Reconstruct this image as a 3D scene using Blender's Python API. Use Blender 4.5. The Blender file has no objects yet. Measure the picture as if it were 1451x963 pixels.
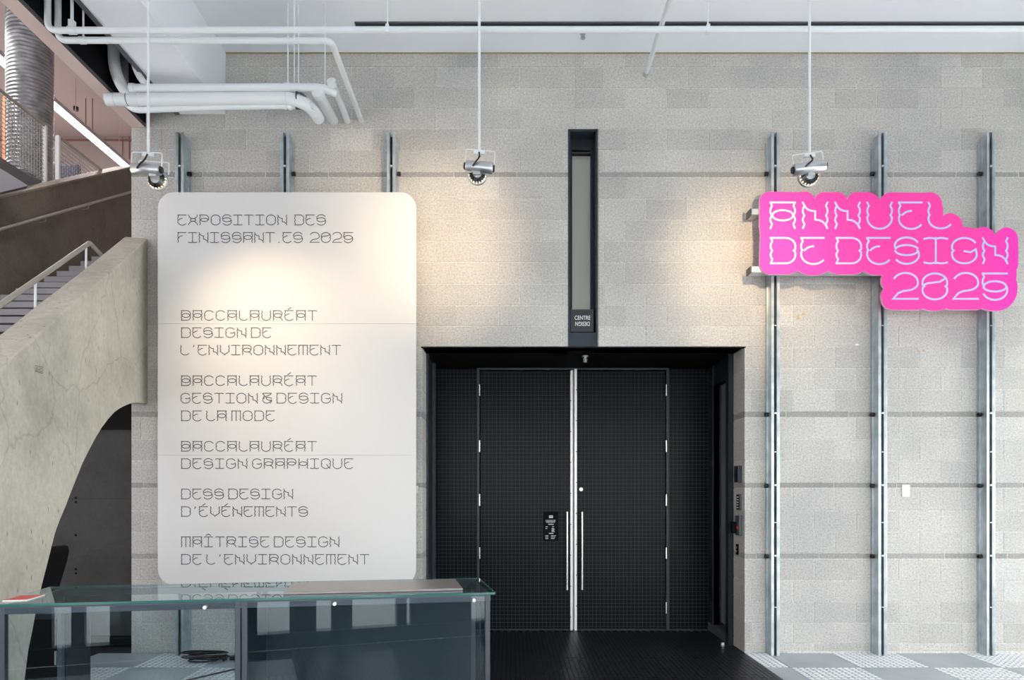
import bpy, bmesh, math, random
from math import pi, sin, cos, radians
from mathutils import Vector, Matrix
random.seed(7)
S = bpy.context.scene
C = S.collection

# ------------------------------------------------------------------ camera
EYE, D, F = 1.5, 6.667, 1000.0          # eye height, distance of the block wall, focal length in px (1451 wide)
cam = bpy.data.cameras.new('camera'); co = bpy.data.objects.new('camera', cam); C.objects.link(co)
co.location = (0, 0, EYE); co.rotation_euler = (pi/2, 0, 0)
cam.sensor_width = 36; cam.sensor_fit = 'HORIZONTAL'; cam.lens = 36*F/1451
cam.shift_y = (700-481.5)/1451; cam.shift_x = 0.0003
cam.clip_start = 0.05; cam.clip_end = 200
S.camera = co

# ------------------------------------------------------------------ sky and exposure
w = bpy.data.worlds.new('world'); S.world = w; w.use_nodes = True
bgn = w.node_tree.nodes['Background']
bgn.inputs[0].default_value = (0.99, 0.98, 0.972, 1); bgn.inputs[1].default_value = 3.9
S.view_settings.view_transform = 'Standard'; S.view_settings.look = 'None'
S.view_settings.gamma = 1; S.view_settings.use_curve_mapping = False
S.view_settings.exposure = 0.72

# ------------------------------------------------------------------ helpers
def P(x, y, d):                          # photo pixel + distance -> world point
    return Vector(((x-725)/F*d, d, EYE+(700-y)/F*d))
def nm(name): return bpy.data.meshes.new(name)
def obj(name, bm, mat, parent=None, smooth=False, kind=None, label=None):
    me = nm(name); bm.normal_update(); bm.to_mesh(me); bm.free()
    if mat: me.materials.append(mat)
    if smooth:
        for p in me.polygons: p.use_smooth = True
        ek = {e.key: e for e in me.edges}
        for p in me.polygons:
            if len(p.vertices) > 4:
                p.use_smooth = False
                for k in p.edge_keys: ek[k].use_edge_sharp = True
    o = bpy.data.objects.new(name, me); C.objects.link(o)
    if parent: o.parent = parent
    if kind: o['kind'] = kind
    if label: o['label'] = label
    return o
def tag(o, label, cat, group=None):
    o['label'] = label; o['category'] = cat
    if group: o['group'] = group
    return o
def thing(name, label, cat, loc=(0, 0, 0), rz=0, group=None):
    o = bpy.data.objects.new(name, None); C.objects.link(o)
    o.location = loc; o.rotation_euler = (0, 0, rz); o.empty_display_size = .1
    return tag(o, label, cat, group)
def struct(name, bm, mat, parent=None):
    o = obj(name, bm, mat, parent)
    if not parent: o['kind'] = 'structure'
    return o
def B(): return bmesh.new()
def box(bm, x0, x1, y0, y1, z0, z1, bev=0):
    r = bmesh.ops.create_cube(bm, size=1)
    vs = r['verts']
    for v in vs:
        v.co = Vector((x0+(v.co.x+.5)*(x1-x0), y0+(v.co.y+.5)*(y1-y0), z0+(v.co.z+.5)*(z1-z0)))
    if bev:
        es = list({e for v in vs for e in v.link_edges})
        bmesh.ops.bevel(bm, geom=es, offset=bev, segments=2, affect='EDGES', profile=.5)
    return bm
def bx(*a, **k): return box(B(), *a, **k)
def tube(bm, pts, r, n=12, cap=True):
    pts = [Vector(p) for p in pts]; rings = []
    t0 = (pts[1]-pts[0]).normalized()
    up = Vector((0, 0, 1)) if abs(t0.z) < .9 else Vector((0, 1, 0))
    u = t0.cross(up).normalized()
    for i, p in enumerate(pts):
        if i == 0: t = pts[1]-pts[0]
        elif i == len(pts)-1: t = pts[-1]-pts[-2]
        else: t = (pts[i]-pts[i-1]).normalized()+(pts[i+1]-pts[i]).normalized()
        t = t.normalized(); u = (u-t*u.dot(t)).normalized(); v = t.cross(u)
        rr = r[i] if isinstance(r, (list, tuple)) else r
        rings.append([bm.verts.new(p+u*rr*cos(2*pi*k/n)+v*rr*sin(2*pi*k/n)) for k in range(n)])
    for a, b in zip(rings, rings[1:]):
        for k in range(n): bm.faces.new((a[k], a[(k+1) % n], b[(k+1) % n], b[k]))
    if cap: bm.faces.new(rings[0][::-1]); bm.faces.new(rings[-1])
    bmesh.ops.recalc_face_normals(bm, faces=bm.faces[:])
    return bm
def bend(pts, rad, n=6):                 # round the corners of a path
    pts = [Vector(p) for p in pts]; out = [pts[0]]
    for a, b, c in zip(pts, pts[1:], pts[2:]):
        d1 = (a-b).normalized(); d2 = (c-b).normalized()
        p, q = b+d1*rad, b+d2*rad
        for k in range(n+1):
            t = k/n; out.append(p*(1-t)**2+b*2*t*(1-t)+q*t*t)
    out.append(pts[-1]); return out
def prism(bm, outline, off):             # extrude a planar outline by a vector
    a = [bm.verts.new(p) for p in outline]; b = [bm.verts.new(Vector(p)+Vector(off)) for p in outline]
    bm.faces.new(a); bm.faces.new(b[::-1]); n = len(a)
    for i in range(n): bm.faces.new((a[i], b[i], b[(i+1) % n], a[(i+1) % n]))
    bmesh.ops.recalc_face_normals(bm, faces=bm.faces[:])
    return bm
def cyl(bm, c, r, h, axis='z', n=24):
    c = Vector(c); a = {'x': Vector((1, 0, 0)), 'y': Vector((0, 1, 0)), 'z': Vector((0, 0, 1))}[axis]
    return tube(bm, [c-a*h/2, c+a*h/2], r, n)

# ------------------------------------------------------------------ materials
def M(name, col, rough=.6, metal=0, spec=.5):
    m = bpy.data.materials.new(name); m.use_nodes = True
    b = m.node_tree.nodes['Principled BSDF']
    b.inputs['Base Color'].default_value = (*col, 1); b.inputs['Roughness'].default_value = rough
    b.inputs['Metallic'].default_value = metal; b.inputs['Specular IOR Level'].default_value = spec
    return m
class N:
    def __init__(s, m): s.m = m; s.t = m.node_tree; s.b = s.t.nodes['Principled BSDF']
    def n(s, t, **k):
        q = s.t.nodes.new(t)
        for a, v in k.items(): setattr(q, a, v)
        return q
    def l(s, a, b): s.t.links.new(a, b)
    def coord(s, kind='Object', scale=(1, 1, 1)):
        tc = s.n('ShaderNodeTexCoord'); mp = s.n('ShaderNodeMapping'); mp.inputs['Scale'].default_value = scale
        if kind == 'World':
            g = s.n('ShaderNodeNewGeometry'); s.l(g.outputs['Position'], mp.inputs[0])
        else: s.l(tc.outputs[kind], mp.inputs[0])
        return mp.outputs[0]
    def noise(s, vec, sc, det=3, rough=.5):
        q = s.n('ShaderNodeTexNoise'); q.inputs['Scale'].default_value = sc; q.inputs['Detail'].default_value = det
        q.inputs['Roughness'].default_value = rough; s.l(vec, q.inputs['Vector']); return q.outputs['Fac']
    def ramp(s, fac, stops):
        q = s.n('ShaderNodeValToRGB'); e = q.color_ramp.elements
        while len(e) < len(stops): e.new(.5)
        for i, (p, c) in enumerate(stops): e[i].position = p; e[i].color = (*c, 1) if len(c) == 3 else c
        s.l(fac, q.inputs[0]); return q.outputs[0]
    def mix(s, a, b, fac, mode='MIX'):
        q = s.n('ShaderNodeMix', data_type='RGBA', blend_type=mode)
        for v, i in ((a, 6), (b, 7)):
            if isinstance(v, tuple): q.inputs[i].default_value = (*v, 1)
            else: s.l(v, q.inputs[i])
        if isinstance(fac, (int, float)): q.inputs[0].default_value = fac
        else: s.l(fac, q.inputs[0])
        return q.outputs[2]
    def bump(s, h, strength, dist):
        q = s.n('ShaderNodeBump'); q.inputs['Strength'].default_value = strength; q.inputs['Distance'].default_value = dist
        s.l(h, q.inputs['Height']); s.l(q.outputs[0], s.b.inputs['Normal'])
    def col(s, c): s.l(c, s.b.inputs['Base Color'])

def block_mat(name, base, var=.18):
    m = M(name, base, .9, spec=.2); t = N(m); v = t.coord('World')
    g = lambda k: tuple(c*k for c in base)
    c1 = t.ramp(t.noise(v, 60, 5, .8), [(.28, g(.36)), (.40, g(.78)), (.52, g(1)), (.62, g(1.13)), (.72, g(1.7))])
    big = t.ramp(t.noise(v, 1.3, 4), [(.3, (.86, .86, .88)), (.7, (1.06, 1.05, 1.03))])
    oi = t.n('ShaderNodeObjectInfo')
    rnd = t.ramp(oi.outputs['Random'], [(0, (1-var,)*3), (.25, (1-.45*var,)*3), (.8, (1, 1, .99)), (1, (1.06, 1.06, 1.06))])
    t.col(t.mix(t.mix(c1, big, 1, 'MULTIPLY'), rnd, 1, 'MULTIPLY'))
    t.bump(t.noise(v, 110, 3, .7), .5, .004)
    return m
M_block = block_mat('split_face_block', (.575, .56, .54), .12)
M_band = block_mat('smooth_band_block', (.38, .37, .36), .10)
M_mortar = block_mat('mortar', (.66, .64, .60), 0)

def concrete(name, base, stain=.55, pits=True):
    m = M(name, base, .8, spec=.3); t = N(m); v = t.coord('World')
    g = lambda k: tuple(c*k for c in base)
    c1 = t.ramp(t.noise(v, 1.6, 6, .6), [(.3, g(.74)), (.5, g(1)), (.72, g(1.17))])
    fine = t.ramp(t.noise(v, 22, 5, .7), [(.3, (.85, .85, .85)), (.7, (1.08, 1.08, 1.08))])
    c = t.mix(c1, fine, 1, 'MULTIPLY')
    v2 = t.coord('World', (1, 1, .35))
    vo = t.n('ShaderNodeTexVoronoi', feature='F1'); vo.inputs['Scale'].default_value = 14; t.l(v2, vo.inputs['Vector'])
    pit = t.ramp(vo.outputs['Distance'], [(.05, (.22, .2, .18)), (.11, (1, 1, 1))])
    if pits: c = t.mix(c, pit, .75, 'MULTIPLY')
    # hairline cracks
    vc = t.n('ShaderNodeTexVoronoi', feature='DISTANCE_TO_EDGE'); vc.inputs['Scale'].default_value = .75
    nz = t.n('ShaderNodeTexNoise'); nz.inputs['Scale'].default_value = 3; nz.inputs['Detail'].default_value = 5; t.l(v, nz.inputs['Vector'])
    ad = t.n('ShaderNodeMix', data_type='RGBA', blend_type='ADD'); ad.inputs[0].default_value = .25
    t.l(v, ad.inputs[6]); t.l(nz.outputs['Color'], ad.inputs[7]); t.l(ad.outputs[2], vc.inputs['Vector'])
    crack = t.ramp(vc.outputs['Distance'], [(0, (.62, .59, .55)), (.006, (1, 1, 1))])
    c = t.mix(c, crack, stain, 'MULTIPLY')
    t.col(c); t.bump(t.noise(v, 30, 6, .7), .3, .006)
    return m
M_conc = concrete('cast_concrete', (.56, .53, .455))
M_conc_dark = concrete('stained_shaded_concrete', (.15, .135, .115), .5)  # base darkened to carry the low light on the stair wall
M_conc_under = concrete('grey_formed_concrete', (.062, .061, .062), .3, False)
M_ceil = M('painted_white_ceiling', (.85, .88, .93), .7)
M_white = M('white_painted_pipe', (.74, .77, .80), .4)
M_black = M('black_paint', (.004, .004, .005), .8, spec=.15)
M_darkgrey = M('dark_grey_steel', (.085, .09, .10), .45)
M_frame = M('charcoal_steel', (.016, .020, .027), .38, spec=.3)
M_frame2 = M('blue_charcoal_steel', (.028, .036, .048), .4, spec=.3)
M_grey_panel = M('grey_door_paint', (.20, .205, .21), .5)
M_pink = M('pink_paint', (.50, .425, .405), .8)
M_pinkedge = M('lit_pink_paint', (.66, .52, .49), .8)  # pink lightened for the lit underside of the slab edge
M_redpink = M('dusty_red_paint', (.30, .16, .15), .7)
M_orange = M('orange_red_paint', (.80, .10, .03), .6)
M_navy = M('navy_fabric', (.012, .015, .035), .9)
M_steel = M('satin_silver', (.55, .56, .58), .32, .85)
M_galv = M('galvanised_steel', (.50, .55, .58), .38, .55)
t = N(M_galv); v = t.coord('World'); t.col(t.ramp(t.noise(v, 9, 4), [(.3, (.38, .43, .46)), (.7, (.58, .63, .66))]))
M_slot = M('slot_shadow', (.03, .035, .04), .8)
M_alu = M('dull_aluminium', (.06, .07, .085), .4, .5)
M_chrome = M('brushed_steel', (.72, .72, .72), .25, .9)
M_lightsteel = M('pale_steel_strip', (.72, .72, .74), .4, .35)
M_wood = M('brown_core_edge', (.30, .21, .16), .7)
M_banner = M('white_banner_board', (.70, .69, .69), .5, spec=.35)
M_ink = M('grey_ink', (.09, .09, .10), .7)
M_lilac = M('lilac_letter_paint', (.50, .56, .88), .5)
M_mag = M('magenta_board', (1, .05, .37), .6, spec=.2); 
t = N(M_mag); v = t.coord('World')
sp = t.n('ShaderNodeSeparateXYZ'); t.l(v, sp.inputs[0])
mr = t.n('ShaderNodeMapRange'); mr.inputs[1].default_value = 4.2; mr.inputs[2].default_value = 4.7; t.l(sp.outputs[0], mr.inputs[0])
t.col(t.mix((1, .065, .40), (.90, .045, .50), mr.outputs[0]))
M_magedge = M('board_edge_pale', (.75, .60, .66), .6)
M_card = M('taupe_board', (.22, .20, .19), .30, spec=.6)
M_red = M('red_plastic', (.6, .03, .03), .4)
M_paper = M('white_paper', (.85, .85, .83), .7)
M_key = M('white_print', (.75, .75, .75), .6)
M_cable = M('black_rubber', (.01, .01, .01), .5)
M_window_glass = M('frosted_grey_glass', (.50, .49, .45), .35)
M_navyback = M('deep_blue_panel', (.010, .017, .026), .5)
M_mesh = M('pale_grey_wire', (.42, .42, .42), .5)
M_railmat = M('rail_paint_grey', (.33, .31, .28), .45)
M_step = M('grey_stone_riser', (.12, .12, .125), .8)
M_nose = M('pale_stone_nosing', (.34, .345, .37), .7)

M_duct = M('spiral_duct_zinc', (.42, .43, .45), .42, .6)
t = N(M_duct); v = t.coord('World'); t.col(t.ramp(t.noise(v, 7, 5), [(.3, (.16, .17, .18)), (.7, (.34, .35, .37))]))

def emis(name, col, s):
    m = M(name, col); b = m.node_tree.nodes['Principled BSDF']
    b.inputs['Emission Color'].default_value = (*col, 1); b.inputs['Emission Strength'].default_value = s; return m
M_tube = emis('fluorescent_tube', (1, .97, .95), 6)
M_led = emis('warm_lamp_glow', (1, .74, .42), 1.6)

def door_grid():
    m = M('black_embossed_grid', (.010, .011, .014), .30, spec=.08); t = N(m); v = t.coord('World')
    sx = t.n('ShaderNodeSeparateXYZ'); t.l(v, sx.inputs[0])
    cb = t.n('ShaderNodeCombineXYZ'); t.l(sx.outputs[0], cb.inputs[0]); t.l(sx.outputs[2], cb.inputs[1])
    br = t.n('ShaderNodeTexBrick', offset=0, squash=1); t.l(cb.outputs[0], br.inputs['Vector'])
    br.inputs['Scale'].default_value = 1; br.inputs['Brick Width'].default_value = .0425; br.inputs['Row Height'].default_value = .0425
    br.inputs['Mortar Size'].default_value = .0028; br.inputs['Mortar Smooth'].default_value = .3; br.inputs['Bias'].default_value = 0
    nz = t.ramp(t.noise(v, 1.1, 3), [(.35, (.0, .0, .0)), (.65, (1, 1, 1))])
    c = t.mix((.004, .006, .010), (.036, .034, .034), br.outputs['Fac'])
    t.col(c)
    t.bump(br.outputs['Fac'], -.35, .003)
    return m
M_grid = door_grid()

def dark_floor():
    m = M('black_strip_pavers', (.014, .016, .02), .4, spec=.3); t = N(m); v = t.coord('World')
    oi = t.n('ShaderNodeObjectInfo')
    t.col(t.ramp(t.noise(v, 14, 3), [(.3, (.006, .007, .010)), (.7, (.014, .016, .021))]))
    t.bump(t.noise(v, 30, 3), .2, .003)
    return m
M_pave = dark_floor()
M_grout = M('dark_grout', (.004, .004, .005), .8)
M_tile = M('grey_floor_tile', (.30, .33, .36), .38, spec=.5)
t = N(M_tile); v = t.coord('World'); t.col(t.ramp(t.noise(v, 3, 5), [(.3, (.36, .40, .44)), (.7, (.44, .48, .52))]))
M_stud = M('pale_raised_stud', (.80, .82, .85), .45)
M_out = M('pale_outdoor_paving', (.62, .62, .60), .9)

def glass(name, tint, ior=1.5):
    m = bpy.data.materials.new(name); m.use_nodes = True; nt = m.node_tree; nt.nodes.clear()
    o = nt.nodes.new('ShaderNodeOutputMaterial'); mx = nt.nodes.new('ShaderNodeMixShader')
    tr = nt.nodes.new('ShaderNodeBsdfTransparent'); tr.inputs[0].default_value = (*tint, 1)
    gl = nt.nodes.new('ShaderNodeBsdfGlossy'); gl.inputs['Roughness'].default_value = .0; gl.inputs['Color'].default_value = (.84, .94, 1, 1)
    fr = nt.nodes.new('ShaderNodeFresnel'); fr.inputs[0].default_value = ior
    ge = nt.nodes.new('ShaderNodeNewGeometry'); mt = nt.nodes.new('ShaderNodeMath'); mt.operation = 'SUBTRACT'; mt.inputs[0].default_value = 1
    nt.links.new(ge.outputs['Backfacing'], mt.inputs[1])
    mu = nt.nodes.new('ShaderNodeMath'); mu.operation = 'MULTIPLY'; nt.links.new(fr.outputs[0], mu.inputs[0]); nt.links.new(mt.outputs[0], mu.inputs[1])
    nt.links.new(mu.outputs[0], mx.inputs[0]); nt.links.new(tr.outputs[0], mx.inputs[1]); nt.links.new(gl.outputs[0], mx.inputs[2])
    nt.links.new(mx.outputs[0], o.inputs[0]); return m
M_glass = glass('case_front_glass', (.84, .90, .93), 1.65)
M_glasstop = glass('case_top_glass', (.90, .96, .94), 1.75)
M_glassedge = M('green_glass_edge', (.03, .12, .11), .15)
M_pane = glass('clear_pane', (.96, .98, .98), 1.3)

# ------------------------------------------------------------------ stroke lettering
def arc(cx, cy, rx, ry, a0, a1, n=12):
    return [(cx+rx*cos(radians(a0+(a1-a0)*k/n)), cy+ry*sin(radians(a0+(a1-a0)*k/n))) for k in range(n+1)]
def stem(x0, s, ya=1.0, yb=0.0):
    cu = [1.0, .86, .49, .17, 0.0]; out = []; n = 34
    for k in range(n+1):
        y = ya+(yb-ya)*k/n
        if y > .86: a = (1-y)/.14
        elif y < .17: a = y/.17*.9+.1
        else:
            hi, lo = (.86, .49) if y > .49 else (.49, .17)
            a = 1-sin(pi*(y-lo)/(hi-lo))**.7
        out.append((x0+s*.075*a, y))
    return out
def wavy(x0, x1, y, s):
    m = (x0+x1)/2; out = []
    for k in range(13):
        u = k/12; out.append((x0+(x1-x0)*u, y+s*.035*(1-abs(sin(2*pi*u)))))
    return out
lens = lambda: arc(.5, .5, .42, .2, 0, 360, 24)
sideR = [(1, .60), (.99, .55), (.93, .5), (.99, .45), (1, .40)]
sideL = [(0, .60), (.01, .55), (.07, .5), (.01, .45), (0, .40)]
ring = arc(.5, .65, .5, .35, 90, 0, 8)+sideR+arc(.5, .35, .5, .35, 0, -180, 16)+sideL[::-1]+arc(.5, .65, .5, .35, 180, 90, 8)
Dbody = [(0, 1), (.6, 1)]+arc(.6, .68, .4, .32, 90, 0, 8)+sideR+arc(.6, .32, .4, .32, 0, -90, 8)+[(0, 0)]
Ctop = arc(.5, .65, .5, .35, 30, 180, 12)
G = {
 'A': [[(0, 1), (1, 1)], stem(0, 1), stem(1, -1), lens()],
 'B': [stem(0, 1), Dbody, lens()],
 'C': [Ctop+sideL+arc(.5, .35, .5, .35, 180, 330, 12)],
 'D': [stem(0, 1), Dbody],
 'E': [[(0, 1), (.93, 1)], stem(0, 1, 1, .5), arc(.5, .30, .44, .37, 145, 90, 6), arc(.5, .37, .5, .40, 160, 322, 14)],
 'F': [[(0, 1), (.93, 1)], stem(0, 1), arc(.5, .30, .46, .37, 165, 90, 8)],
 'G': [Ctop+sideL+arc(.5, .35, .5, .35, 180, 362, 16)+[(.96, .55), (.75, .44), (.5, .48)]],
 'H': [stem(0, 1), stem(1, -1), lens()],
 'I': [wavy(0, .93, 1, -1), [(.465, 1), (.465, 0)], wavy(0, .93, 0, 1)],
 'L': [stem(0, 1, 1, .5)+arc(.5, .37, .5, .38, 165, 322, 14)],
 'M': [[(0, 1), (1, 1)], stem(0, 1), stem(1, -1), [(.5, 1), (.5, 0)]],
 'N': [stem(0, 1), stem(1, -1), [(.03, .93), (.1, .82), (.2, .73), (.33, .68), (.5, .66), (.5, .33), (.67, .31), (.8, .25), (.9, .16), (.98, .02)]],
 'O': [ring],
 'P': [stem(0, 1), [(0, 1), (.6, 1)]+arc(.6, .68, .38, .32, 90, 0, 6)+arc(.5, .62, .48, .28, -10, -165, 10), arc(.5, .48, .42, .2, 170, 20, 10)],
 'Q': [ring, [(.6, .42), (.66, .3), (.75, .2), (.98, .0)]],
 'R': [stem(0, 1), [(0, 1), (.6, 1)]+arc(.6, .7, .38, .30, 90, -20, 8), lens(), [(.62, .32), (.82, .26), (.94, .14), (1, 0)]],
 'S': [arc(.5, .7, .48, .32, 25, 200, 16), arc(.5, .52, .47, .20, 160, 20, 12), arc(.5, .52, .47, .20, 188, 350, 12), arc(.5, .34, .5, .36, 32, -145, 18)],
 'T': [wavy(0, .96, 1, -1), [(.48, 1), (.48, 0)]],
 'U': [stem(0, 1, 1, .5)+arc(.5, .40, .5, .42, 178, 362, 18)+stem(1, -1, .5, 1)],
 'V': [stem(0, 1, 1, .36)+[(.08, .3), (.28, .16), (.38, .14), (.5, 0), (.62, .14), (.72, .16), (.92, .3)]+stem(1, -1, .36, 1)],
 'X': [[(0, 1), (.1, .8), (.3, .66), (.5, .62), (.7, .66), (.9, .8), (1, 1)], [(0, 0), (.1, .2), (.3, .34), (.5, .38), (.7, .34), (.9, .2), (1, 0)], arc(.5, .5, .3, .14, 0, 360, 16)],
 '0': [ring, [(.04, .55), (.2, .62), (.45, .65), (.7, .68), (.95, .82)]],
 '2': [arc(.5, .66, .5, .36, 155, 0, 14)+arc(.5, .62, .5, .28, 0, -80, 8)+[(.4, .32), (.2, .24), (.0, .02), (1, .02)]],
 '5': [[(0, 1), (1, 1)], stem(0, 1, 1, .5), arc(.5, .5, .45, .20, 170, 10, 12), arc(.5, .5, .47, .20, 188, 352, 12), arc(.5, .36, .5, .38, 38, -155, 18)],
 '&': [[(.05, 1), (.95, 1), (.9, .9), (.6, .75), (.2, .68), (.5, .6), (.85, .55), (1, .5)], arc(.45, .3, .42, .3, 120, 330, 14)+[(.98, .35), (1, .2), (.85, .0)], [(.4, .6), (.45, .4), (.7, .3), (1, .3)], [(0, .95), (.2, .8), (.1, .6), (.05, .45)]],
 "'": [[(.28, 1), (.32, .93), (.22, .82)]],
 '.': [[(.2, .02), (.3, .02)]],
}
G['\u00c9'] = G['E']+[[(.35, 1.13), (.5, 1.2), (.66, 1.32)]]
G['\u00ce'] = G['I']+[[(.2, 1.14), (.46, 1.28), (.73, 1.14)]]
WID = {'E': .93, 'F': .93, 'I': .95, 'L': .92, 'T': .98, "'": .5, '.': .45, ' ': .3}
def ribbon(bm, pts, wd):                  # a mitred flat stroke facing -Y
    q = [pts[0]]
    for p in pts[1:]:
        if math.hypot(p[0]-q[-1][0], p[1]-q[-1][1]) > wd*.25: q.append(p)
    if len(q) < 2: q.append((q[0][0]+wd, q[0][1], q[0][2]))
    V = [Vector((a, b)) for a, b, _ in q]; y = q[0][2]
    closed = (V[0]-V[-1]).length < wd*.6 and len(V) > 6
    if not closed:
        V[0] = V[0]+(V[0]-V[1]).normalized()*wd*.4; V[-1] = V[-1]+(V[-1]-V[-2]).normalized()*wd*.4
    L_, R_ = [], []
    for i, v in enumerate(V):
        a = V[i]-V[i-1] if (i or closed) else V[1]-V[0]
        b = V[(i+1) % len(V)]-V[i] if (i < len(V)-1 or closed) else V[-1]-V[-2]
        if a.length < 1e-7: a = b
        if b.length < 1e-7: b = a
        t = (a.normalized()+b.normalized())
        t = t.normalized() if t.length > .2 else b.normalized()
        n = Vector((-t.y, t.x)); m = wd/2/max(.5, abs(n.dot(Vector((-b.y, b.x)).normalized())))
        L_.append(bm.verts.new((v.x+n.x*m, y, v.y+n.y*m))); R_.append(bm.verts.new((v.x-n.x*m, y, v.y-n.y*m)))
    k = len(V)
    for i in range(k if closed else k-1):
        j = (i+1) % k; bm.faces.new((R_[i], R_[j], L_[j], L_[i]))
def letters(bm, glyphs, y_, wd, top_z, h, x_w):     # glyphs: (char, x0) with width x_w
    for ch, x0 in glyphs:
        y = y_
        for pl in G.get(ch, []):
            y -= .00012; ribbon(bm, [(x0+px*x_w, top_z-h+pz*h, y) for px, pz in pl], wd)

# ------------------------------------------------------------------ the block wall with its courses
rows_px = [(75, 95), (95, 125), (125, 153.6), (153.6, 182.5), (182.5, 212.6), (212.6, 243), ('b', 243, 251), (251, 281.5), (281.5, 311),
           (311, 341), (341, 371.5), (371.5, 402), (402, 432.5), (432.5, 461.8), (461.8, 491), (491, 521.5), (521.5, 551.5), (551.5, 582), ('b', 582, 591),
           (591, 622), (622, 652), (652, 683), ('b', 683, 691), (691, 723), (723, 753), (753, 783), ('b', 783, 791.5),
           (791.5, 822), (822, 852), (852, 882), (882, 911), (911, 925)]
ZX = lambda x: (x-725)/150.0
ZZ = lambda y: EYE+(700-y)/150.0
WL, WS0, WS1, WD0, WD1, WR = ZX(186), ZX(805), ZX(847), ZX(598), ZX(1055), 6.9
TOPZ = ZZ(75); HEADZ = ZZ(491)
JD = .33                                  # depth of the block jamb
def wall_backing(parts):
    bm = B()
    for a in parts: box(bm, *a)
    return bm
FB = D+.0032
wl = struct('wall_left', wall_backing([(WS0, ZX(826), FB, FB+.3, ZZ(182.6), TOPZ+.15), (WL, WS0, FB, FB+.3, HEADZ, TOPZ+.15), (WL, WD0-.005, FB, D+JD, 0, HEADZ)]), M_mortar)
wr = struct('wall_right', wall_backing([(ZX(826), WS1, FB, FB+.3, ZZ(182.6), TOPZ+.15), (WS1, WR, FB, FB+.3, HEADZ, TOPZ+.15), (WD1+.005, WR, FB, D+JD, 0, HEADZ)]), M_mortar)
mesh_cache = {}
def block_mesh(wd, hh, dd, mat):
    k = (round(wd, 3), round(hh, 3), round(dd, 3), mat.name)
    if k in mesh_cache: return mesh_cache[k]
    bm = B(); c = .003
    f = [bm.verts.new((a, 0, b)) for a, b in ((c, c), (wd-c, c), (wd-c, hh-c), (c, hh-c))]
    m = [bm.verts.new((a, c, b)) for a, b in ((0, 0), (wd, 0), (wd, hh), (0, hh))]
    k2 = [bm.verts.new((a, dd, b)) for a, b in ((0, 0), (wd, 0), (wd, hh), (0, hh))]
    bm.faces.new(f)
    for A, Q in ((f, m), (m, k2)):
        for i in range(4): bm.faces.new((A[i], Q[i], Q[(i+1) % 4], A[(i+1) % 4]))
    bmesh.ops.recalc_face_normals(bm, faces=bm.faces[:])
    me = nm('block'); bm.to_mesh(me); bm.free(); me.materials.append(mat); mesh_cache[k] = me
    return me
par = 0
for ri, r in enumerate(rows_px):
    band = r[0] == 'b'
    y0, y1 = r[-2], r[-1]
    z1, z0 = ZZ(y0)-.0035, ZZ(y1)+.0035
    if not band: par = (par+1)
    pitch = 89/150 if band else 59.6/150
    off = 647 if (par % 2) else 676.8
    if band: off = 630+17*ri
    segs = [(WL, WS0, wl), (WS1, WR, wr)] if y1 <= 491.5 else [(WL, WD0, wl), (WD1, WR, wr)]
    if y1 < 183: segs = [(WL, ZX(815), wl), (ZX(815), WR, wr)]
    for a, b, parent in segs:
        k = math.floor((a-ZX(off))/pitch)
        while True:
            x0 = max(a, ZX(off)+k*pitch+.003); x1 = min(b, ZX(off)+(k+1)*pitch-.003)
            k += 1
            if x0 >= b: break
            if x1-x0 < .03: continue
            edge = y1 > 491.5 and (abs(x1-WD0) < .004 or abs(x0-WD1) < .004)
            dy = 0 if edge else random.uniform(-.0010, .0006)
            me = block_mesh(x1-x0, z1-z0, JD if edge else .03, M_band if band else M_block)
            o = bpy.data.objects.new('band_block' if band else 'block', me); C.objects.link(o)
            o.location = (x0, D+dy+(.0005 if band else 0), z0); o.parent = parent
print('BLOCKS', len(wl.children), len(wr.children))

# ------------------------------------------------------------------ ceiling, beam, slot over the stairs
CZ = TOPZ
BX0, BX1, BZ = ZX(255), ZX(320), ZZ(162)
struct('ceiling', bx(BX1-.01, 7.2, -.45, D+.3, CZ, CZ+.2), M_ceil)
struct('trim_1', bx(BX0, BX1, -.45, D-.002, BZ, CZ+.2), M_ceil)      # white edge beam
struct('trim_2', bx(-3.587, -3.46, -.45, D-.01, EYE+3.46, EYE+5.2), M_pinkedge)   # pink slab edge
struct('trim_3', bx(-3.46, -3.452, -.45, D-.01, EYE+3.46, EYE+3.49), M_darkgrey)
struct('trim_4', bx(BX0-.035, BX0-.002, -.45, D-.01, BZ-.012, BZ+.05), M_darkgrey)
struct('trim_5', bx(-3.459, -3.452, -.45, D-.01, EYE+3.491, EYE+5.1), M_black)     # black inside of the slot
struct('trim_6', bx(-3.46, BX0, -.45, D-.01, EYE+5.1, EYE+5.2), M_black)
struct('trim_7', bx(BX0-.02, BX0-.001, -.45, D-.01, BZ+.051, EYE+5.1), M_black)
bm = bx(-3.44, BX0-.02, D-.05, D-.011, EYE+3.66, EYE+5.09); struct('trim_8', bm, M_black)
# thin mustard joint line between ceiling and wall
struct('trim_9', bx(BX1, 6.9, D-.012, D-.001, CZ-.008, CZ-.001), M('mustard_sealant', (.35, .29, .17), .8))

# ------------------------------------------------------------------ floor
struct('floor', bx(-9, 7.2, -.45, D+.3, -.12, -.012), M_grout)
struct('floor_outside', bx(-40, 40, -45, -.62, -.14, -.04), M_out)
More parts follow.
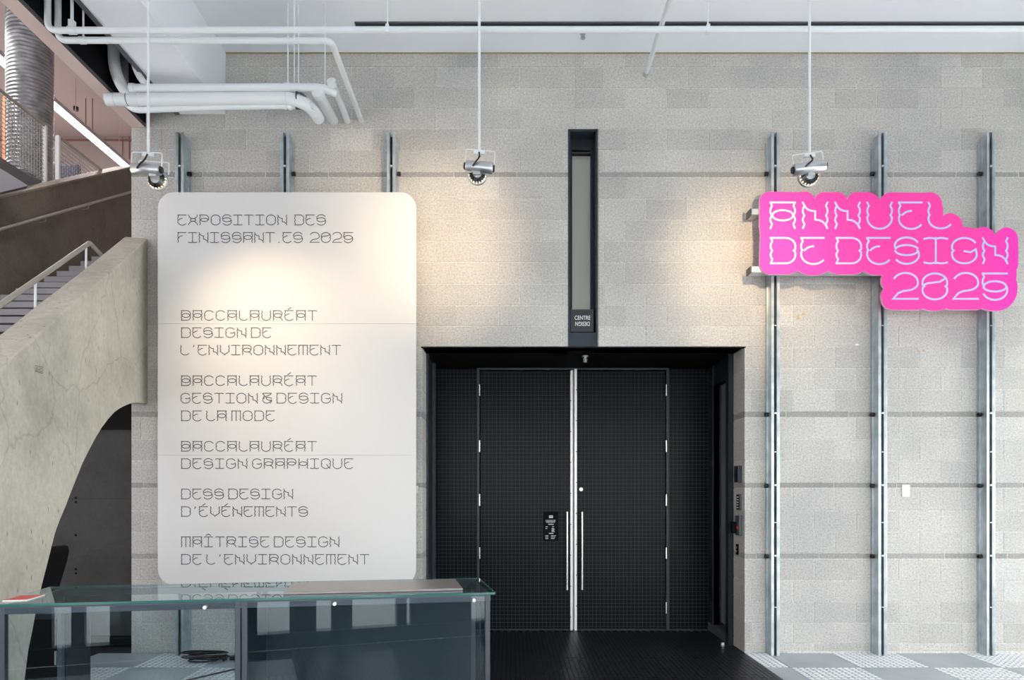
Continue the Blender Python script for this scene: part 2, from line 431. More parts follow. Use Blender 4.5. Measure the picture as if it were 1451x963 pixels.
# grey square tiles, plain and studded by turns
plain_me, stud_cnt = {}, 0
def tile_mesh(wd, dp):
    k = ('t', round(wd, 3), round(dp, 3))
    if k not in mesh_cache:
        bm = bx(0, wd, 0, dp, -.012, 0); me = nm('floor_tile'); bm.to_mesh(me); bm.free(); me.materials.append(M_tile); mesh_cache[k] = me
    return mesh_cache[k]
def stud_mesh(wd, dp):
    k = ('s', round(wd, 3), round(dp, 3))
    if k not in mesh_cache:
        bm = B(); p = .051; ny = int(dp/p*1.0); nx = int(wd/p)
        for j in range(ny):
            for i in range(nx):
                cx = (i+.5)*wd/nx; cy = (j+.5)*dp/ny
                a, b = (.019, .013)
                lo = [bm.verts.new((cx+sx*a, cy+sy*b, 0)) for sx, sy in ((-1, -1), (1, -1), (1, 1), (-1, 1))]
                hi = [bm.verts.new((cx+sx*(a-.003), cy+sy*(b-.003), .004)) for sx, sy in ((-1, -1), (1, -1), (1, 1), (-1, 1))]
                bm.faces.new(hi)
                for q in range(4): bm.faces.new((lo[q], lo[(q+1) % 4], hi[(q+1) % 4], hi[q]))
        me = nm('studs'); bm.to_mesh(me); bm.free(); me.materials.append(M_stud); mesh_cache[k] = me
    return mesh_cache[k]
T = .61
ycuts = [6.667, 6.11]+[6.11-T*k for k in range(1, 11)]
def lay_tile(x0, x1, y0, y1, studded):
    g = .0025
    o = bpy.data.objects.new('floor_tile', tile_mesh(x1-x0-2*g, y1-y0-2*g)); C.objects.link(o)
    o.location = (x0+g, y0+g, 0); o.parent = fl
    if studded:
        s = bpy.data.objects.new('studs', stud_mesh(x1-x0-2*g, y1-y0-2*g)); C.objects.link(s); s.parent = o; s['kind'] = 'stuff'
fl = bpy.data.objects['floor']
for j in range(len(ycuts)-1):
    y1, y0 = ycuts[j], ycuts[j+1]
    lay_tile(2.2, 2.41, y0, y1, j % 2 == 0)
    for i in range(7):
        x0 = 2.41+T*i
        lay_tile(x0, x0+T, y0, y1, (i+j) % 2 == 1)
    for i in range(5):
        x1 = -.85-T*i; lay_tile(x1-T, x1, y0, y1, (i+j) % 2 == 1)
# black strip pavers of the doorway
pm = nm('paver'); bm = bx(0, .036, 0, .196, -.012, 0); bm.to_mesh(pm); bm.free(); pm.materials.append(M_pave)
cnt = 0; rest = B()
X0, X1 = -.85, 2.2
slots = []
yy = 7.78
row = 0
while yy > -.3:
    y0 = yy-.2
    for i in range(int((X1-X0)/.0401)):
        slots.append((X0+.002+i*.0401, y0+(.1 if i % 2 else 0), yy))
    yy -= .2
for k, (x, y, _) in enumerate(slots):
    px = 725+1000*(x+.02)/max(y, .1)
    vis = y > 5.62 and px > 690 and y < 7.6
    if vis and cnt < 300 and y < 6.55:
        o = bpy.data.objects.new('paver', pm); C.objects.link(o); o.location = (x, y, random.uniform(-.001, .0005)); o.parent = fl; cnt += 1
    else:
        zz = random.uniform(-.001, .0005)
        if y+.196 > 7.79: continue
        q = [rest.verts.new((x+a, y+b, zz)) for a, b in ((0, 0), (.036, 0), (.036, .196), (0, .196))]
        rest.faces.new(q)
o = obj('pavers', rest, M_pave, fl, kind='stuff')
box_recess = struct('floor_recess', bx(-.86, 2.4, D+.3, 8.0, -.12, -.012), M_grout)

# ------------------------------------------------------------------ window wall behind the viewpoint and side walls
YW = -.45; WH = 3.2; XW = -4.7                       # glazed front just behind the viewpoint, solid above
wbm = B()
for i in range(8): box(wbm, XW+1.65*i-.05, XW+1.65*i+.05, YW-.12, YW, 0, WH)
box(wbm, XW, 7.2, YW-.14, YW+.02, 0, .15); box(wbm, XW, 7.2, YW-.11, YW-.01, 2.3, 2.4); box(wbm, XW, 7.2, YW-.12, YW, WH-.1, WH)
for a, b in ((XW, -2.85), (-2.7, -2.6), (-2.4, -1.15), (-.85, -.6), (-.45, -.25), (.35, 1.0)):   # dark panels added to shape the reflections in the case glass
    box(wbm, a, b, YW-.12, YW-.02, .15, 1.15)
wf = struct('window_1', wbm, M_frame)
obj('pane', bx(XW, 7.2, YW-.07, YW-.06, .15, WH-.1), M_pane, wf)
fw = B(); box(fw, -15, 7.2, YW-.15, YW, WH, EYE+8.7); box(fw, -15, XW-.05, YW-.15, YW, 0, WH)  # unseen wall, kept solid above and at left to darken the room there
struct('wall_front', fw, M_ceil)
sb = B(); box(sb, 7.0, 7.2, -.45, D, 0, .3); box(sb, 7.0, 7.2, -.45, D, WH, CZ)
for i in range(5): box(sb, 7.0, 7.12, -.45+1.75*i, -.35+1.75*i, 0, WH)
box(sb, 7.0, 7.12, -.45, D, 2.4, 2.5)
ws = struct('window_2', sb, M_frame)
obj('pane', bx(7.05, 7.06, -.45, D, .3, WH), M_pane, ws)

# ------------------------------------------------------------------ doorway recess
DD = 7.8
px2 = lambda x, d=DD: (x-725)/F*d
pz2 = lambda y, d=DD: EYE+(700-y)/F*d
struct('ceiling_recess', bx(WD0-.3, WD1+.3, D+.02, 8.0, HEADZ, HEADZ+.1), M_black)
struct('trim_10', bx(WD0-.01, WD1+.01, D-.006, D+.02, HEADZ-.012, HEADZ), M_black)
# left reveal beyond the block jamb
XL, XR = WD0, WD1
struct('wall_recess_left', bx(XL-.3, XL-.02, D+JD, 8.0, 0, HEADZ), M_black)
struct('trim_11', bx(XL-.02, XL+.02, D+JD, D+JD+.12, 0, HEADZ-.0), M_frame2)
struct('trim_12', bx(XL-.02, XL+.005, D+JD+.12, D+JD+.5, 0, HEADZ), M_frame)
struct('trim_13', bx(XL-.02, XL+.035, D+JD+.5, D+JD+.58, 0, HEADZ), M_frame2)
# right reveal: steel post, side door in its frame, raised sill
struct('wall_recess_right', bx(XR+.14, XR+.4, D+JD, 8.0, 0, HEADZ), M_black)
sd = B(); y0 = D+JD
box(sd, XR-.05, XR+.14, y0, y0+.10, 0, HEADZ); box(sd, XR-.02, XR+.14, y0+.62, y0+.80, 0.09, HEADZ); box(sd, XR-.02, XR+.14, y0+.10, y0+.62, HEADZ-.22, HEADZ)
door2 = struct('door_2', sd, M_frame)
obj('door_leaf', bx(XR+.06, XR+.10, y0+.10, y0+.62, .12, HEADZ-.22), M_grey_panel, door2, label='grey painted side door leaf')
obj('sill', bx(XR-.03, XR+.14, y0+.10, y0+.80, 0, .09), M_darkgrey, door2)
obj('post_trim', bx(XR-.03, XR+.04, y0+.62, y0+.70, .09, HEADZ-.01), M_frame2, door2)
# main pair of doors with fixed side panels
struct('wall_back', bx(XL-.3, XR+.4, DD+.06, DD+.2, 0, HEADZ), M_black)
d1 = bpy.data.objects.new('door_1', None); C.objects.link(d1); d1['kind'] = 'structure'
d1['label'] = 'tall pair of black doors with embossed grid between fixed panels'
DT = pz2(520)
obj('side_panel', bx(XL, px2(676), DD, DD+.05, 0.01, HEADZ-.01), M_grid, d1)
obj('side_panel', bx(px2(947.5), XR-.01, DD, DD+.05, 0.01, HEADZ-.01), M_grid, d1)
fb = B()
box(fb, px2(675.5), px2(679.5), DD-.02, DD+.05, 0, DT, .004); box(fb, px2(943.5), px2(947.5), DD-.02, DD+.05, 0, DT, .004)
box(fb, px2(679.5), px2(943.5), DD-.02, DD+.05, pz2(524.5), DT, .004)
obj('door_frame', fb, M_frame2, d1)
ll = obj('door_leaf', bx(px2(681), px2(807.5), DD-.005, DD+.04, .015, pz2(526), bev=.003), M_grid, d1)
rl = obj('door_leaf', bx(px2(817.3), px2(942.5), DD-.005, DD+.04, .015, pz2(526), bev=.003), M_grid, d1)
def edge_strip(xa, xb, leaf, ya):
    o = obj('edge_strip', bx(xa, xb, DD-.03, DD+.035, .0, pz2(ya), bev=.003), M_lightsteel, leaf, label='pale metal edge strip')
edge_strip(px2(807.7), px2(811.3), ll, 525); edge_strip(px2(813.3), px2(817.2), rl, 523)
obj('door_core', bx(px2(811.5), px2(813.1), DD-.01, DD+.03, .0, pz2(525)), M_wood, d1, label='brown core seen between the metal strips')
for leaf, xa in ((ll, 808.5), (rl, 816.3)):
    for k in range(9):
        obj('screw', cyl(B(), (px2(xa), DD-.031, .15+k*.34+(.12 if leaf is rl else 0)), .006, .004, 'y', 8), M_frame, d1)
def handle(x, leaf):
    bm = B(); a, b = pz2(834), pz2(724.5)
    tube(bm, [(px2(x), DD-.075, a), (px2(x), DD-.075, b)], .0125, 14)
    for z in (a+.08, b-.08): tube(bm, [(px2(x), DD-.075, z), (px2(x), DD, z)], .008, 10)
    obj('handle', bm, M_chrome, leaf, True, label='long brushed steel pull bar')
handle(802.8, ll); handle(824, rl)
obj('lock', cyl(B(), (px2(823.2), DD-.01, pz2(693)), .021, .02, 'y'), M_lightsteel, rl, label='round pale lock cylinder')
for x, leaf, ys in ((679.5, ll, (553, 632, 708, 783)), (943.3, rl, (553, 632, 708, 783, 860))):
    for y in ys:
        bm = B(); tube(bm, [(px2(x), DD-.028, pz2(y+8)), (px2(x), DD-.028, pz2(y-8))], .009, 10)
        for q in (-3, 3): tube(bm, [(px2(x), DD-.028, pz2(y+q)-.003), (px2(x), DD-.028, pz2(y+q)+.003)], .0115, 10)
        obj('hinge', bm, M_chrome, leaf, label='steel hinge barrel')
struct('baseboard_back', bx(XL, XR, DD-.012, DD-.006, .0, .012), M_frame2)
# notice on the left leaf
nt_ = thing('door_notice', 'black plaque with small white lines of text on the left door leaf', 'sign', (px2(780.5), DD-.012, pz2(766)))
obj('plate', bx(-.082, .082, -.006, .006, 0, .327, bev=.003), M_black, nt_)
bm = B(); rr = random.Random(3)
def dash(x0, x1, z, h=.005): box(bm, x0, x1, -.0078, -.0064, z, z+h)
for q in range(2): dash(-.022, .022, .27-q*.016, .011)
for z, a, b in ((.226, -.058, .05), (.215, -.058, .052), (.203, -.054, .045)):
    x = a
    while x < b:
        l = rr.uniform(.006, .018); dash(x, min(b, x+l), z); x += l+.003
dash(-.03, .03, .180, .008); dash(-.06, -.035, .155); dash(.012, .034, .155); dash(-.06, -.04, .135)
for q in range(4): dash(.008, .034+.006*(q % 2), .135-q*.011)
dash(-.022, .026, .080, .008)
for q in range(3): dash(-.062, -.03, .056-q*.016); dash(.0, .055-.008*(q % 3), .056-q*.016)
obj('print', bm, M_key, nt_)
# sprinklers under the recess ceiling
def sprinkler(px, py, d, zc, label, tiny=False):
    o = thing('sprinkler', label, 'sprinkler', ((px-725)/F*d, d, zc))
    obj('escutcheon', cyl(B(), (0, 0, -.008), .035, .014, 'z'), M_steel if not tiny else M_frame2, o)
    bm = B(); tube(bm, [(0, 0, -.015), (0, 0, -.06)], .008, 8)
    for s in (-1, 1): tube(bm, [(0, 0, -.02), (s*.018, 0, -.035), (s*.014, 0, -.055), (0, 0, -.062)], .004, 6)
    obj('body', bm, M_steel, o); obj('deflector', cyl(B(), (0, 0, -.066), .022, .003, 'z', 16), M_steel, o)
sprinkler(829, 506, 7.1, HEADZ, 'small steel sprinkler under the black soffit above the doors')
sprinkler(826, 45, 6.35, CZ, 'small sprinkler on the white ceiling above the slot window')

# ------------------------------------------------------------------ slot window
struct('wall_slot_back', bx(WS0-.2, WS1+.2, D+.36, D+.42, HEADZ, ZZ(183)+.2), M_black)
wz0, wz1 = HEADZ, ZZ(183)
fr = B()
box(fr, WS0, WS0+.018, D-.004, D+.36, wz0, wz1); box(fr, WS1-.018, WS1, D-.004, D+.36, wz0, wz1); box(fr, WS0, WS1, D-.004, D+.36, wz1-.02, wz1)
win = struct('window_3', fr, M_frame2)
wd = D+.20
a, b = (809-725)/F*wd, (843-725)/F*wd
f2 = B()
for (xa, xb, za, zb) in ((WS0+.018, WS0+.05, ZZ(470), wz1-.02), (WS1-.05, WS1-.018, ZZ(470), wz1-.02), (WS0+.05, WS1-.05, wz1-.13, wz1-.02), (WS0+.05, WS1-.05, wz1-.16, wz1-.145)):
    box(f2, xa, xb, wd-.06, wd+.02, za, zb)
obj('window_frame', f2, M_frame, win)
obj('pane', bx(WS0+.05, WS1-.05, wd, wd+.01, ZZ(470), wz1-.14), M_window_glass, win, label='grey frosted pane')
obj('lower_panel', bx(WS0+.018, WS1-.018, D+.0, D+.2, wz0, ZZ(471)), M_frame2, win, label='blue-grey metal panel')
obj('cut_edge', bx(WS1, WS1+.012, D-.003, D+.02, wz0, wz1), M_band, win)
sg = thing('room_sign', 'small black sign reading CENTRE DESIGN in the foot of the slot window', 'sign', (WS0+.02+.115, D+.03, ZZ(469.5)))
obj('plate', bx(-.112, .108, -.01, .04, 0, .215, bev=.003), M('sign_black', (.02, .021, .026), .4), sg)
for k, (s, z, rot) in enumerate((('CENTRE', .102, 0), ('DESIGN', .102, pi))):
    cu = bpy.data.curves.new('word', 'FONT'); cu.body = s; cu.size = .058; cu.align_x = 'CENTER'; cu.extrude = .0008; cu.offset = .0004
    tmp = bpy.data.objects.new('tmp', cu); C.objects.link(tmp)
    dg = bpy.context.evaluated_depsgraph_get(); me = bpy.data.meshes.new_from_object(tmp.evaluated_get(dg)); bpy.data.objects.remove(tmp)
    me.materials.clear(); me.materials.append(M_key)
    o = bpy.data.objects.new('word', me); C.objects.link(o); o.parent = sg
    o.scale = (.70, .95, .95)
    o.location = (.002, -.0118, .116 if not rot else .096); o.rotation_euler = (pi/2, rot, 0)
    if rot: o['label'] = 'word DESIGN turned upside down'

# ------------------------------------------------------------------ devices on the right jamb
def jamb_device(name, label, cat, py, hgt, dep, mat, d=6.80, wdt=.12):
    z = EYE+(700-py)/F*d
    o = thing(name, label, cat, (XR, d, z-hgt/2))
    obj('housing', bx(-dep, 0, -wdt/2, wdt/2, 0, hgt, bev=.004), mat, o)
    return o
o = jamb_device('intercom', 'grey intercom box at the top of the devices on the door jamb', 'intercom', 671.5, .16, .04, M_frame2)
obj('screen', bx(-.043, -.040, -.04, .03, .05, .12), M_frame, o, label='dark square screen'); obj('side_bar', bx(-.044, -.04, -.055, -.045, .01, .15), M_black, o)
o = jamb_device('keypad', 'black keypad with rows of white keys on the door jamb', 'keypad', 711, .155, .02, M_darkgrey, wdt=.11)
obj('face', bx(-.023, -.02, -.035, .03, .01, .145), M_black, o)
for k in range(5): obj('key_row', bx(-.0245, -.023, -.025, .02, .02+k*.025, .03+k*.025), M_key, o)
o = jamb_device('alarm_pull', 'dark alarm box with a small red handle on the door jamb', 'alarm', 744, .19, .03, M_darkgrey, wdt=.13)
obj('cover', bx(-.075, -.03, -.0, .06, .02, .13, bev=.006), M_black, o, label='black hooded cover')
obj('lever', bx(-.038, -.03, -.035, -.008, .06, .09), M_red, o, label='red handle'); obj('tag', bx(-.032, -.03, -.02, .0, .12, .18), M_frame2, o)
o = jamb_device('key_switch', 'small black switch plate lowest on the door jamb', 'switch', 778, .105, .015, M_black, d=6.86, wdt=.05)
for k in range(2): obj('button', cyl(B(), (-.017, 0, .035+k*.035), .010, .006, 'x', 12), M_steel, o)
# doorstop on the floor
o = thing('door_stop', 'small round white door stop on the black floor by the right jamb', 'door stop', (299/F*6.98, 6.98, 0))
obj('base', cyl(B(), (0, 0, .008), .02, .016, 'z'), M_steel, o); obj('bumper', cyl(B(), (0, 0, .024), .016, .018, 'z'), M_paper, o, True)

# ------------------------------------------------------------------ steel strut posts on the wall
FR = 6.55
def strut(xa, xb, label, group, mat2):
    xc = (xa+xb)/2; X = (xc-725)/F*FR; hw = (xb-xa)/2/F*FR
    o = thing('strut_post', label, 'post', (X, FR, 0), 0, group)
    h = EYE+(700-187)/F*FR; dep = D-FR-.004; g = .009
    for s in (-1, 1):
        bm = B(); t_ = .004
        a, b = (g, hw) if s > 0 else (-hw, -g)
        # C channel: front flange with lips, two webs
        box(bm, a, b, 0, t_, 0, h)
        box(bm, a if s > 0 else b-t_, a+t_ if s > 0 else b, 0, .06, 0, h)
        box(bm, (b-t_) if s > 0 else a, b if s > 0 else a+t_, 0, dep-.03, 0, h-.02)
        box(bm, (b-.014) if s > 0 else a, b if s > 0 else a+.014, -.003, 0, 0, h)
        obj('channel', bm, M_galv, o)
    obj('gap_shade', bx(-g, g, .03, .05, 0, h-.03), M_slot, o, label='dark strip for the shade between the channels')  # dark strip put in for the shade inside the gap
    obj('back_plate', bx(-hw-.012, hw+.012, dep-.03, dep, 0, h-.06), M_galv, o)
    for y in (235, 585, 687, 787, 330, 461, 640, 740, 860):
        z = EYE+(700-y)/F*FR
        big = y in (235, 585, 687, 787)
        obj('spacer', bx(-g-.001, g+.001, -.004, .02, z-(.008 if big else .004), z+(.008 if big else .004)), M_lightsteel, o)
    for y in (246, 587, 688, 788):
        z = EYE+(700-y)/F*(D-.06)
        obj('bolt', cyl(B(), (-hw-.022 if X > 0 else hw+.022, dep-.05, z), .020, .03, 'x', 12), M_cable, o, label='black rubber bolt cap')
    return o
for a, b, l, g in ((248, 260.5, 'galvanised strut post behind the left edge of the white panel', None), (397, 410, 'galvanised strut post behind the middle of the white panel', None),
                (548, 560.5, 'galvanised strut post behind the right edge of the white panel', None),
                (1092.6, 1104.8, 'galvanised strut post nearest the doorway, behind the left end of the pink sign', None),
                (1244.3, 1256.8, 'galvanised strut post behind the middle of the pink sign', None),
                (1397.8, 1410, 'galvanised strut post behind the right end of the pink sign', None)):
    strut(a, b, l, 'strut posts fixed to the block wall', None)

# ------------------------------------------------------------------ white banner panel
BY = 6.45
bp = lambda x, y: ((x-725)/F*BY, EYE+(700-y)/F*BY)
ban = thing('exhibition_panel', 'tall white rounded panel listing the graduate exhibition programmes in thin grey letters', 'panel', (0, 0, 0))
x0, z1 = bp(223.5, 272.3); x1, z0 = bp(589.5, 828)
rad = .145
out = []
for cx, cz, a0 in ((x1-rad, z1-rad, 0), (x0+rad, z1-rad, 90), (x0+rad, z0+rad, 180), (x1-rad, z0+rad, 270)):
    for k in range(13):
        a = radians(a0+90*k/12); out.append((cx+rad*cos(a), cz+rad*sin(a)))
def clip(poly, zlim, keep_above):
    r = []
    for i in range(len(poly)):
        p, q = poly[i], poly[(i+1) % len(poly)]
        ip = (p[1] >= zlim) == keep_above; iq = (q[1] >= zlim) == keep_above
        if ip: r.append(p)
        if ip != iq:
            t_ = (zlim-p[1])/(q[1]-p[1]); r.append((p[0]+(q[0]-p[0])*t_, zlim))
    return r
s1, s2 = bp(0, 458.5)[1], bp(0, 644.5)[1]
parts = [clip(out, s1+.0012, True), clip(clip(out, s1-.0012, False), s2+.0008, True), clip(out, s2-.0008, False)]
for k, pl in enumerate(parts):
    obj('board', prism(B(), [(a, BY, b) for a, b in pl], (0, .018, 0)), M_banner, ban)
for z in (z1-.5, z0+.6, (z0+z1)/2):
    obj('mounting_rail', bx(x0+.12, x1-.12, BY+.018, FR-.004, z-.02, z+.02), M_galv, ban)
lines = [("EXPOSITION DES", 252, 461.5, 304.6, 318.6), ("FINISSANT.ES 2025", 252, 499.8, 329.4, 343.5),
         ("BACCALAUR\u00c9AT", 257, 449, 440, 453.6), ("DESIGN DE", 257, 384, 464.3, 478), ("L'ENVIRONNEMENT", 256, 483, 489, 502.6),
         ("BACCALAUR\u00c9AT", 257, 448.5, 532.3, 546), ("GESTION & DESIGN", 256.5, 484.5, 557, 571), ("DE LA MODE", 257, 389, 582, 595.8),
         ("BACCALAUR\u00c9AT", 257, 448.5, 625.2, 639), ("DESIGN GRAPHIQUE", 257, 500, 649.8, 663.4), ("DESS DESIGN", 257, 415, 692.7, 706.5), ("D'\u00c9V\u00c9NEMENTS", 257, 436, 717.7, 731.2),
         ("MA\u00ceTRISE DESIGN", 257, 480.5, 760.3, 774.5), ("DE L'ENVIRONNEMENT", 257, 523, 785.3, 799)]
for s, xa, xb, ya, yb in lines:
    unit = 12.8; n = len(s)-1; sw = 4.8 if ya < 400 else .5
    ws = [sw if c == ' ' else WID.get(c, 1)*unit for c in s]
    gap = (xb-xa-sum(ws))/n
    bm = B(); x = xa; gl = []
    for c, w_ in zip(s, ws):
        gl.append((c, bp(x, 0)[0])); x += w_+gap
    zt = bp(0, ya)[1]; zb = bp(0, yb)[1]
    letters(bm, gl, BY-.0012, .0075, zt, zt-zb, unit/F*BY)
    obj('lettering', bm, M_ink, ban)
# little white tag seen beside the panel on the wall
bm = bx(ZX(588.5), ZX(592.5), D-.006, D-.001, ZZ(698), ZZ(688)); tag(obj('wall_tag', bm, M_paper), 'tiny white tag on the blocks at the right edge of the white panel', 'tag')

# ------------------------------------------------------------------ pink sign
SY = 6.40
sp_ = lambda x, y: ((x-725)/F*SY, EYE+(700-y)/F*SY)
outl = [(1077.7, 329.8, 0), (1076.3, 322, 0), (1076.3, 286, .45), (1090, 271.4, 0), (1131, 272.2, .1), (1144, 271.8, .28), (1154.8, 281.8, .3), (1165, 272.4, 0.05),
        (1177.3, 272.6, .1), (1189.5, 272.4, .28), (1200.5, 282.5, .3), (1211, 272.4, .05), (1223.8, 272.6, .1), (1233, 272.4, .25), (1246.5, 283.3, .3), (1262, 272.4, 0),
        (1310, 273, .05), (1320, 272.3, .4), (1334.8, 289.6, .15), (1335.8, 306.3, .2), (1347, 301.8, .35), (1363.8, 317, .05), (1364.4, 321.4, .06),
        (1383, 324.2, .15), (1396, 321.6, .28), (1410.7, 333.2, .3), (1426, 322, .4), (1442.7, 339, .02), (1442.4, 378, 0), (1440.2, 382.3, .06),
        (1439.8, 396.5, .12), (1441.8, 408, .38), (1417, 440, .0), (1408, 440, .15), (1392, 436.3, .05), (1387, 438.6, 0), (1346.6, 438.6, .05), (1341, 436.5, .22),
        (1308, 437, .06), (1303, 438.8, 0), (1265, 438.8, .42), (1249.5, 424, .3), (1253, 408, .25), (1249, 396, .06), (1250.4, 389.6, 0),
        (1241, 389.4, .18), (1224, 383.6, .15), (1209, 388.6, 0), (1190, 388.6, .15), (1173.7, 383.4, .32), (1130.5, 383.4, .15), (1114, 388.4, 0), (1091, 388.4, .42), (1076.3, 374, 0)]
poly = []
for i, (x, y, b) in enumerate(outl):
    x2, y2, _ = outl[(i+1) % len(outl)]
    poly.append((x, y))
    if b:
        L = math.hypot(x2-x, y2-y); b *= .48
        # points run clockwise on screen: outward is to the left of travel
        nx, ny = (y2-y)/L, -(x2-x)/L
        m = 8; h = b*L
        R = (L*L/4+h*h)/(2*h); 
        for k in range(1, m):
            u = -1+2*k/m; xx = u*L/2; hh = math.sqrt(max(R*R-xx*xx, 0))-(R-h)
            poly.append(((x+x2)/2+(x2-x)/L*xx+nx*hh, (y+y2)/2+(y2-y)/L*xx+ny*hh))
sgn = thing('pink_sign', 'bright pink scalloped sign with pale lilac outline letters reading ANNUEL DE DESIGN 2025', 'sign')
o2 = [sp_(x, y) for x, y in poly]
bm = prism(B(), [(a, SY, b) for a, b in o2], (0, .025, 0))
board = obj('board', bm, M_mag, sgn); board.data.materials.append(M_magedge)
for p in board.data.polygons:
    if abs(p.normal.y) < .5: p.material_index = 1
u = 35.0
for chars, ya, yb in (([('A', 1091.4), ('N', 1137.4), ('N', 1183.3), ('U', 1228.7), ('E', 1273.4), ('L', 1315.4)], 286.8, 323.2),
                      ([('D', 1091.8), ('E', 1135), ('D', 1185), ('E', 1228.4), ('S', 1267), ('I', 1309.5), ('G', 1348.8), ('N', 1392.5)], 337, 373),
                      ([('2', 1265.4), ('0', 1307), ('2', 1350.8), ('5', 1392)], 387.3, 424)):
    for c, x in chars:
        bm = B(); zt, zb = sp_(0, ya)[1], sp_(0, yb)[1]
        letters(bm, [(c, sp_(x, 0)[0])], SY-.0015, 2.7/F*SY, zt, zt-zb, u/F*SY)
        obj('letter', bm, M_lilac, sgn)
for y in (298, 380):
    xa, z = sp_(1066.5, y); xb = sp_(1430 if y > 300 else 1325, y)[0]
    bm = B(); box(bm, xa, xb, SY+.027, SY+.032, z-.026, z+.026); box(bm, xa, xb, SY+.032, FR-.004, z-.026, z-.021); box(bm, xa, xb, SY+.032, FR-.004, z+.021, z+.026)
    obj('support_rail', bm, M_galv, sgn, label='galvanised channel poking out behind the left edge')
    obj('rail_end', bx(xa-.012, xa, SY+.03, FR-.006, z-.03, z+.03), M_alu, sgn)
for nme, x, y, rx, ry, mt in (('rust_mark', 1131, 449, 2, 4, 'o'), ('rust_mark', 1138, 445, 3, 1.5, 'o'), ('paint_fleck', 1214, 488, 2.6, 1.6, 'w'), ('rust_mark', 1308.5, 496.5, 1.6, 1.8, 'o'), ('rust_mark', 1300.5, 497, 1.2, 1.2, 'o')):
    bm = B(); q = [bm.verts.new((ZX(x+rx*cos(2*pi*k/9)*(1+.3*sin(k*2.3))), D-.0016, ZZ(y+ry*sin(2*pi*k/9)))) for k in range(9)]
    bm.faces.new(q); obj(nme, bm, M('ochre_stain', (.50, .36, .20), .9) if mt == 'o' else M_paper, wr)
tag(obj('wall_plate', bx(ZX(1277.5), ZX(1288.5), D-.012, D-.0015, ZZ(703.5), ZZ(686.5), bev=.003), M_paper), 'small blank white plate on the blocks between two strut posts', 'plate')
struct('baseboard_right', bx(WD1+.4, WR, D-.004, D-.0015, 0, .02), M_mortar)

